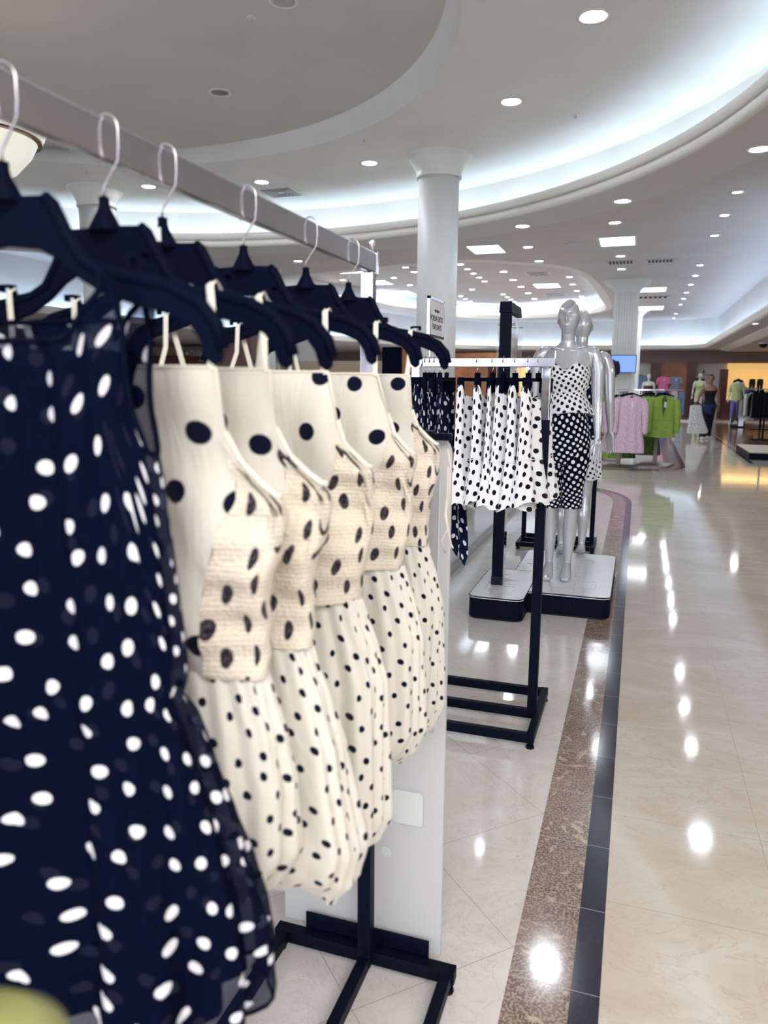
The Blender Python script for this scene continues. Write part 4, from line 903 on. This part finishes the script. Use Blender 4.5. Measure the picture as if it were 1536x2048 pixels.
def simple_skirt(label,loc,m,L,w,grp=None):
    t=thing('skirt',label,'skirt',loc,0,grp)
    wear(t,[(0,0,-L,w*1.2,.10),(0,0,-L*.5,w*1.05,.08),(0,0,-.05,w*.8,.05),(0,0,0,w*.75,.04)],'body',m,n=64,off=0,fold=lambda th,v:.014*sin(10*th)*(1-v))
    MB().tube([(w*.76*cos(a),.042*sin(a),-.01) for a in [2*PI*k/20 for k in range(21)]],.010,6).build('waistband',M[m],t); return t
simple_skirt('dark green pleated skirt hanging below the green blazers',(.20,15.5,.62),'dkgreen',.48,.22)
simple_skirt('green skirt hanging below the lilac dresses at the left',(-.45,15.0,.50),'green',.40,.2)
simple_skirt('dark green skirt below the lilac dresses, right of the lighter one',(-.20,15.1,.50),'dkgreen',.40,.17)
jacket('green blouse at the left edge of the lilac dresses, beside the mannequin arm',(-.62,15.6,1.32),.0,'green',L=.8,w=.2,name='blouse',cat='blouse',tagc=False)
t=thing('garment_stand','low chrome stand with flat square frame base behind the two stands','clothes stand',(.0,17.2,0)); MB().bb(-.02,.02,-.02,.02,.02,1.36).build('post',M['steel'],t)
mb=MB(); mb.bb(-.4,.4,-.32,-.28,0,.03).bb(-.4,.4,.28,.32,0,.03).bb(-.4,-.36,-.3,.3,0,.03).bb(.36,.4,-.3,.3,0,.03).bb(-.4,.4,-.02,.02,0,.03); mb.build('base_frame',M['vent'],t); MB().bb(-.5,.5,-.015,.015,1.36,1.39).build('rail',M['chrome'],t)
# blue screen on the fluted column
t=thing('wall_screen','blue glowing flat screen fixed to the front of the fluted column','screen',(-.43,20.85,1.78))
MB().bb(-.32,.32,-.03,.03,0,.46).build('housing',M['blackgloss'],t); MB().bb(-.30,.30,-.036,-.031,.02,.44).build('display',M['blue_screen'],t); MB().bb(-.06,.06,.03,.13,.15,.30).build('bracket',M['black'],t)
t=jacket('black short sleeved tee hanging in front of the blue screen',(-.69,18.8,2.075),0,'blackf',L=.42,w=.17,sleeves=.20,tagc=False,name='tee',cat='t-shirt')
t=thing('garment_stand','white shelf stand carrying shoes left of the fluted column base','clothes stand',(-.72,18.8,0)); MB().bb(-.2,.2,-.15,.15,1.15,1.18).bb(-.2,.2,-.15,.15,1.45,1.47).build('shelf',M['white'],t); MB().bb(-.2,-.18,-.02,.02,0,2.15).bb(.0,.02,.0,.02,0,2.15).bb(-.2,.02,-.01,.01,2.13,2.15).build('frame',M['chrome'],t)
t=jacket('blue denim shirt on the white wall left of the dark wood frame',(-.0,35.52,1.90),0,'denim',L=.9,w=.26,sleeves=.55,name='denim_shirt',cat='shirt',tagc=False)
def bust(t,m='plaster',s=1.,z0=0,headless=False):
    mb=MB(); ellring(mb,smooth_secs(TORSO if not headless else TORSO[:14],3),20); 
    if not headless: head(mb,(0,-.012,1.785),1.,False)
    return mb
t=thing('mannequin','white mannequin with a dark red top by the dark wood frame','mannequin',(.34,31.8,.0)); mb=bust(t); legs(mb,[(-.08,-.03),(.08,-.03)])
for s in (-1,1): arm(mb,s,armpts(s,.03))
b=mb.build('body',M['plaster'],t); remesh(b,.016); wear(t,TORSO[2:9],'red_top','dkwood',off=.012)
t=thing('mannequin','headless white mannequin in lime top and periwinkle leggings on the right','mannequin',(3.46,31.0,.0),-.4); mb=bust(t,headless=True); legs(mb,[(-.12,-.12),(.08,.10)])
for s in (-1,1): arm(mb,s,armpts(s,.06))
b=mb.build('body',M['plaster'],t); remesh(b,.016)
wear(t,[(0,0,.92,.20,.14),(0,0,1.05,.18,.125),(0,-.003,1.2,.165,.115),(0,-.01,1.38,.175,.135),(0,0,1.48,.19,.115),(0,.01,1.55,.15,.08)],'lime_top','lime',off=.012)
for s in (-1,1): P=path([(s*.17,.014,1.5,.06,.06),(s*.225,.016,1.38,.06,.055),(s*.245,.01,1.24,.055,.05)],4); MB().tube([p[:3] for p in P],[(p[3],p[4]) for p in P],14).build('lime_sleeve',M['lime'],t,smooth=True)
for i,(fx,fy) in enumerate([(-.12,-.12),(.08,.10)]):
    s=-1 if i==0 else 1; wear(t,[(lerp(s*.085,fx,k),lerp(0,fy+.045,k),z,r,r) for k,z,r in ((.85,.26,.05),(.7,.38,.058),(.55,.5,.06),(.3,.7,.08),(0,.93,.095))],'legging','periw',n=24,off=.008)
# tees and trousers displayed on the far wood wall
for x,m,l,m2 in ((.94,'pink','pink tee displayed on the far orange wood wall','dkwood'),(1.42,'greytee','slate grey tee displayed on the far wood wall, right of the pink one','whitef')):
    jacket(l,(x,33.9,1.83),0,m,L=.56,w=.21,sleeves=.20,name='tee',cat='t-shirt')
def trousers(label,loc,m,L=.95,w=.14):
    t=thing('trousers',label,'trousers',loc)
    wear(t,[(0,0,-.25,w*1.05,.07),(0,0,-.1,w,.07),(0,0,0,w*.85,.055)],'waist',m,n=32,off=0)
    for s in (-1,1): wear(t,[(s*w*.50,0,-L,w*.42,.05),(s*w*.5,0,-L*.5,w*.46,.055),(s*w*.48,0,-.2,w*.52,.06)],'leg',m,n=24,off=0)
    return t
trousers('white trousers hanging below the slate grey tee',(1.40,33.8,1.22),'whitef'); trousers('blue jeans beside the white trousers',(1.70,33.85,1.20),'denim'); trousers('dark trousers below the pink tee',(1.05,33.8,1.2),'royal')
st=stand('chrome stand before the far wood wall',1.2,33.6,1.25,1.1)
# sign over the far fitting room door
t=thing('wall_sign','small dark restroom sign with a figure above the far dark door','sign',(2.62,35.97,2.0))
text('FITTING ROOMS',t,(0,-.02,-.10),.085,(PI/2,0,0)); mb=MB().lathe([(.001,-.02),(.03,0),(.001,.03)],(0,-.02,.13),10,False); mb.prism([(-.04,0),(.04,0),(.02,.1),(-.02,.1)],-.02,-.015); mb.build('figure',M['ink'],t)
# niche stock
for i,(x,l) in enumerate(((4.0,'black top hanging in the glowing orange niche, left one'),(4.55,'black trousers hanging in the glowing orange niche'),(4.85,'second black trousers in the glowing orange niche'))):
    (jacket(l,(x,35.72,1.75),0,'blackf',L=.4,w=.15,sleeves=.2,name='top',cat='top',tagc=False) if i==0 else trousers(l,(x,35.73,1.75),'blackf',.6,.12))
t=thing('folded_clothes','pale folded clothes lying on the dark red cabinet','clothes',(3.85,35.2,.80)); 
for k in range(4): MB().bb(-.35+.2*k,-.17+.2*k,-.2,.2,0,.06+.03*(k%2)).build('stack',M['whitef' if k%2 else 'greytee'],t,bev=.015)
# right rack with black and white clothes
st=stand('long chrome stand of white and black clothes at the right edge',4.0,28.6,1.34,1.5,m='black'); hooks(st,[-.6+.12*k for k in range(11)],1.34)
for k in range(7): jacket(('white long coat' if k<1 else 'black jacket')+' %s from the left on the stand at the right edge'%NTH[k],(3.62+.12*k,28.3+.05*k,1.24),.5,'whitef' if k<1 else 'blackf',L=.95 if k<1 else .85,w=.2,sleeves=.8,grp='clothes on the right edge stand',tagc=False,name='coat',cat='coat')
stand('chrome stand of royal blue tops behind the lime mannequin',3.9,32.2,1.36,.8)
stand('chrome stand of the green blouse left of the lilac dresses',-.62,15.6,1.34,.5)
for k in range(3): jacket('royal blue top %s from the left behind the lime mannequin'%NTH[k],(3.75+.16*k,32.2,1.35),.3,'royal',L=.5,w=.16,sleeves=.3,tagc=False,name='top',cat='top',grp='royal blue tops')
t=thing('shoe_stand','black and silver floor stand with a white shoe print before the lime mannequin','display stand',(3.40,29.6,0)); MB().bb(-.22,.22,-.15,.15,0,.04).build('base',M['black'],t); MB().bb(.0,.20,-.04,.04,.04,.95).build('panel',M['steel'],t); MB().bb(-.02,.0,-.05,.05,.04,.97).bb(.20,.24,-.05,.05,.04,.97).build('side_bar',M['black'],t); MB().bb(-.22,.02,-.14,-.02,.04,.34).build('box',M['blackgloss'],t)
MB().prism([(-.19,.12),(-.02,.12),(-.01,.18),(-.04,.23),(-.10,.25),(-.15,.19),(-.19,.17)],-.146,-.141).build('shoe_print',M['shoe'],t)
p=oz(1524,880,.0); t=thing('floor_stand','thin black pole stand on the wood floor at the right edge','stand',(p.x,p.y,0)); MB().bb(-.02,.02,-.02,.02,0,1.3).build('pole',M['black'],t); MB().bb(-.3,.3,-.02,.02,0,.03).bb(-.02,.02,-.3,.3,0,.03).build('base',M['black'],t)
platform('display_platform','low pale platform with a dark side cut off by the right edge of the view',2.2,4.6,16.75,19,.15,.03,9)
# mannequin seen behind the person
t=thing('mannequin','beige clothed mannequin standing in the dark doorway behind the walking person','mannequin',(2.35,33.9,.06)); mb=bust(t); legs(mb,[(-.1,-.1),(.1,.1)])
for s in (-1,1): arm(mb,s,armpts(s,.04))
remesh(mb.build('body',M['plaster'],t),.018); wear(t,TORSO[3:11],'shirt','lime',off=.02)
# ================================================================= PERSON
t=thing('person','person in black strapless top and trousers walking, holding a speckled garment on a hanger','person',(1.87,22.8,0)); 
mb=MB(); TP=[(a,b_,z*.925,c*.98,d*1.05) for a,b_,z,c,d in TORSO]; ellring(mb,smooth_secs(TP,4)); head(mb,(0,-.012,1.655),1.0,False,.1)
fp=[(-.13,-.22),(.03,.16)]
for i,(fx,fy) in enumerate(fp):
    s=-1 if i==0 else 1
    limb(mb,[(s*.085,0,.88,.09,.095),(lerp(s*.085,fx,.3),lerp(0,fy,.25)-.02,.66,.075,.078),(lerp(s*.085,fx,.55),lerp(0,fy,.45)-.03,.46,.056,.058),(lerp(s*.085,fx,.75),lerp(0,fy,.75)-.0,.30,.052,.055),(fx,fy+.03,.09,.036,.038)])
    limb(mb,[(fx,fy+.06,.05,.032,.035),(fx,fy,.05,.036,.038),(fx-.01,fy-.10,.035,.04,.028),(fx-.01,fy-.15,.03,.03,.02)])
ar=[(-.155,.01,1.395),(-.195,.0,1.36),(-.235,-.01,1.27),(-.262,-.015,1.20),(-.285,-.02,1.15),(-.30,-.05,1.10),(-.31,-.12,1.06),(-.335,-.17,1.03)]
arm(mb,-1,ar,1.,.7)
arm(mb,1,[(.155,.01,1.395),(.195,.01,1.36),(.215,.015,1.26),(.226,.018,1.18),(.235,.02,1.12),(.24,.015,1.05),(.245,.0,.97),(.245,-.02,.88)],1.,.5)
remesh(mb.build('body',M['skin'],t,smooth=True),.010)
hm=MB(); V=[];
for j in range(13):
    for i in range(24):
        ph=-.25+(PI/2+.25)*j/12; th=2*PI*i/24; d=(cos(ph)*cos(th),cos(ph)*sin(th),sin(ph)); k=1 if d[1]>-.45 or ph>.62 else .80
        V.append((.084*d[0]*k,-.004+.105*d[1]*k,1.665+.122*d[2]))
hm.add(V,[(j*24+i,j*24+(i+1)%24,(j+1)*24+(i+1)%24,(j+1)*24+i) for j in range(12) for i in range(24)]).build('hair',M['hair'],t,smooth=True)
TP2=[(a,b_,z,c+.006,d+.006) for a,b_,z,c,d in TP]
wear(t,TP2[3:9],'strapless_top','blackf',off=.006)
wear(t,[TP2[1],TP2[2],TP2[3],TP2[4]],'trouser_hips','blackf',off=.012)
for i,(fx,fy) in enumerate(fp):
    s=-1 if i==0 else 1
    wear(t,[(fx,fy+.03,.07,.085,.09),(lerp(s*.085,fx,.75),lerp(0,fy,.75),.30,.078,.082),(lerp(s*.085,fx,.55),lerp(0,fy,.45)-.03,.46,.078,.082),(lerp(s*.085,fx,.3),lerp(0,fy,.25)-.02,.66,.088,.09),(s*.085,0,.88,.098,.105)],'trouser_leg','blackf',n=28,off=.004)
    P=path([(fx,fy+.08,.045,.045,.045),(fx,fy,.05,.05,.05),(fx-.01,fy-.11,.035,.05,.034),(fx-.01,fy-.17,.03,.036,.026)],3); MB().tube([p[:3] for p in P],[(p[3],p[4]) for p in P],14).build('sneaker',M['shoe'],t,smooth=True)
mb=MB(); mb.lathe([(.19,.86),(.20,.92),(.185,.96)],(0,0,0),24,False); limb(mb,[(-.06,-.13,.93,.05,.03),(-.0,-.17,.80,.06,.03),(.05,-.15,.68,.05,.02)],12); limb(mb,[(-.10,-.12,.93,.05,.03),(-.09,-.17,.80,.05,.03),(-.02,-.17,.72,.04,.02)],12); mb.build('tied_sweater',M['denimdk'],t,smooth=True)
hx,hy,hz=1.87-.36,22.8-.26,.94
t=thing('held_garment','pale garment with small dark specks on a black hanger, held by the walking person','garment',(hx,hy,hz))
wear(t,[(.08,0,-.78,.25,.03),(.09,0,-.70,.27,.04),(.06,0,-.5,.22,.045),(.02,0,-.25,.17,.04),(0,0,-.05,.15,.03),(0,0,.0,.12,.02)],'fabric','specks',n=48,off=0,fold=lambda th,v:.008*sin(7*th)*(1-v))
MB().tube([(-.17,0,-.02),(-.08,0,.05),(0,0,.07),(.08,0,.05),(.17,0,-.02)],.012,8).build('hanger_bar',M['plastic'],t); MB().tube([(0,0,.07),(0,0,.11),(.012,.05,.13),(.005,.07,.11)],.003,6).build('hanger_hook',M['steel'],t)
# ================================================================= LEFT BACKGROUND seen between straps
def at(px,py,Y): return oy(px,py,Y)
def block(name,label,cat,px0,px1,py0,py1,Y,d,m,extra=None):
    a=at(px0,py0,Y); b=at(px1,py1,Y); t=thing(name,label,cat,((a.x+b.x)/2,Y,0)); w=(b.x-a.x)/2
    MB().bb(-w,w,0,d,0,max(a.z,.3)).build('body',M[m],t,bev=.01); return t,w,a.z,b.z
tk,w,zt,zb_=block('shop_kiosk','beige kiosk with a white lettered header sign between the hangers','kiosk',369,436,694,745,27,1.2,'tan')
MB().bb(-w-.02,w+.02,-.06,0,zt-.52,zt+.02).build('header_panel',M['header'],tk); MB().bb(-w-.04,w+.04,-.09,0,zt-.56,zt-.52).build('ledge',M['wallwhite'],tk); MB().bb(-w,w,-.09,0,zt,zt+.05).build('cornice',M['dkwood'],tk)
hd=tk.children[1]; text("Dillard's",tk,(.08,-.075,zt-.27),.34,(PI/2,0,0),'shoe')
MB().prism([(-.68,zt-.27),(-.60,zt-.14),(-.52,zt-.27),(-.60,zt-.40)],-.075,-.065).build('diamond_mark',M['shoe'],tk)
block('dark_counter','dark plum counter behind the navy dress strap','counter',300,369,711,745,25.4,1.0,'dkwood'); block('wall_shelf','taupe shelf unit left of the lettered kiosk','shelf',250,369,692,745,29,.6,'tan')
block('display_case','tall dark maroon display case between the fourth and fifth hangers','display case',440,503,655,745,14,.5,'dkwood'); block('white_cabinet','white double door cabinet beside the distant column','cabinet',552,640,640,745,20,.5,'wallwhite')
block('dark_screen','dark navy display panel left of the second rack','display panel',764,801,694,745,12,.1,'plastic'); block('wood_cabinet','orange wood cabinet just left of the second rack end','cabinet',799,832,695,860,12.6,.5,'orange')
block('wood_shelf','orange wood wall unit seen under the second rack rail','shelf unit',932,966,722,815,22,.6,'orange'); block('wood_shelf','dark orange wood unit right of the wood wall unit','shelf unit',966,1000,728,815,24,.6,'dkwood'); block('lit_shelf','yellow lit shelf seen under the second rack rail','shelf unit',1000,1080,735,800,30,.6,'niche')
block('wood_header','long red wood header below the far cove left of the sign post','wall unit',905,1000,706,740,33,.4,'orange')
block('counter','long taupe counter seen between the straps','counter',560,765,722,745,18,.8,'tan')
t=thing('potted_plant','green broad leaved plant seen between the dress straps','plant',tuple(at(655,745,9)[:2])+(0,)); MB().lathe([(.15,0),(.2,.5),(.18,.5)],(0,0,0),20).build('pot',M['dark'],t); MB().bb(-.02,.02,-.02,.02,.5,1.45).build('stem',M['leaf'],t)
for k in range(11):
    a=k*2.4; L=.30+.12*(k%3); mb=MB()
    mb.grid(lambda u,v:((.04+L*v)*cos(a)-(u-.5)*.11*sin(PI*min(1,v*.95+.03))*sin(a),(.04+L*v)*sin(a)+(u-.5)*.11*sin(PI*min(1,v*.95+.03))*cos(a),1.42+.05*(k%4)+.22*v-.34*v*v+.02*abs(u-.5)),4,10,closed=False); mb.build('leaf',M['leaf'],t,smooth=True,solid=.002)
# olive bag close to the lens, bottom left
p=CAM+ray(-55,2125)*.30
t=thing('handbag','pale olive leather handbag corner blurred in the bottom left corner','handbag',tuple(p)); mb=MB(); mb.lathe([(.001,-.045),(.03,-.042),(.038,-.02),(.036,.0),(.022,.014),(.001,.018)],(0,0,0),28,False); mb.build('body',M['bag'],t,smooth=True)
MB().tube([(-.03,0,0),(-.045,0,.02),(-.05,0,.05)],.004,8).build('handle',M['bag'],t)
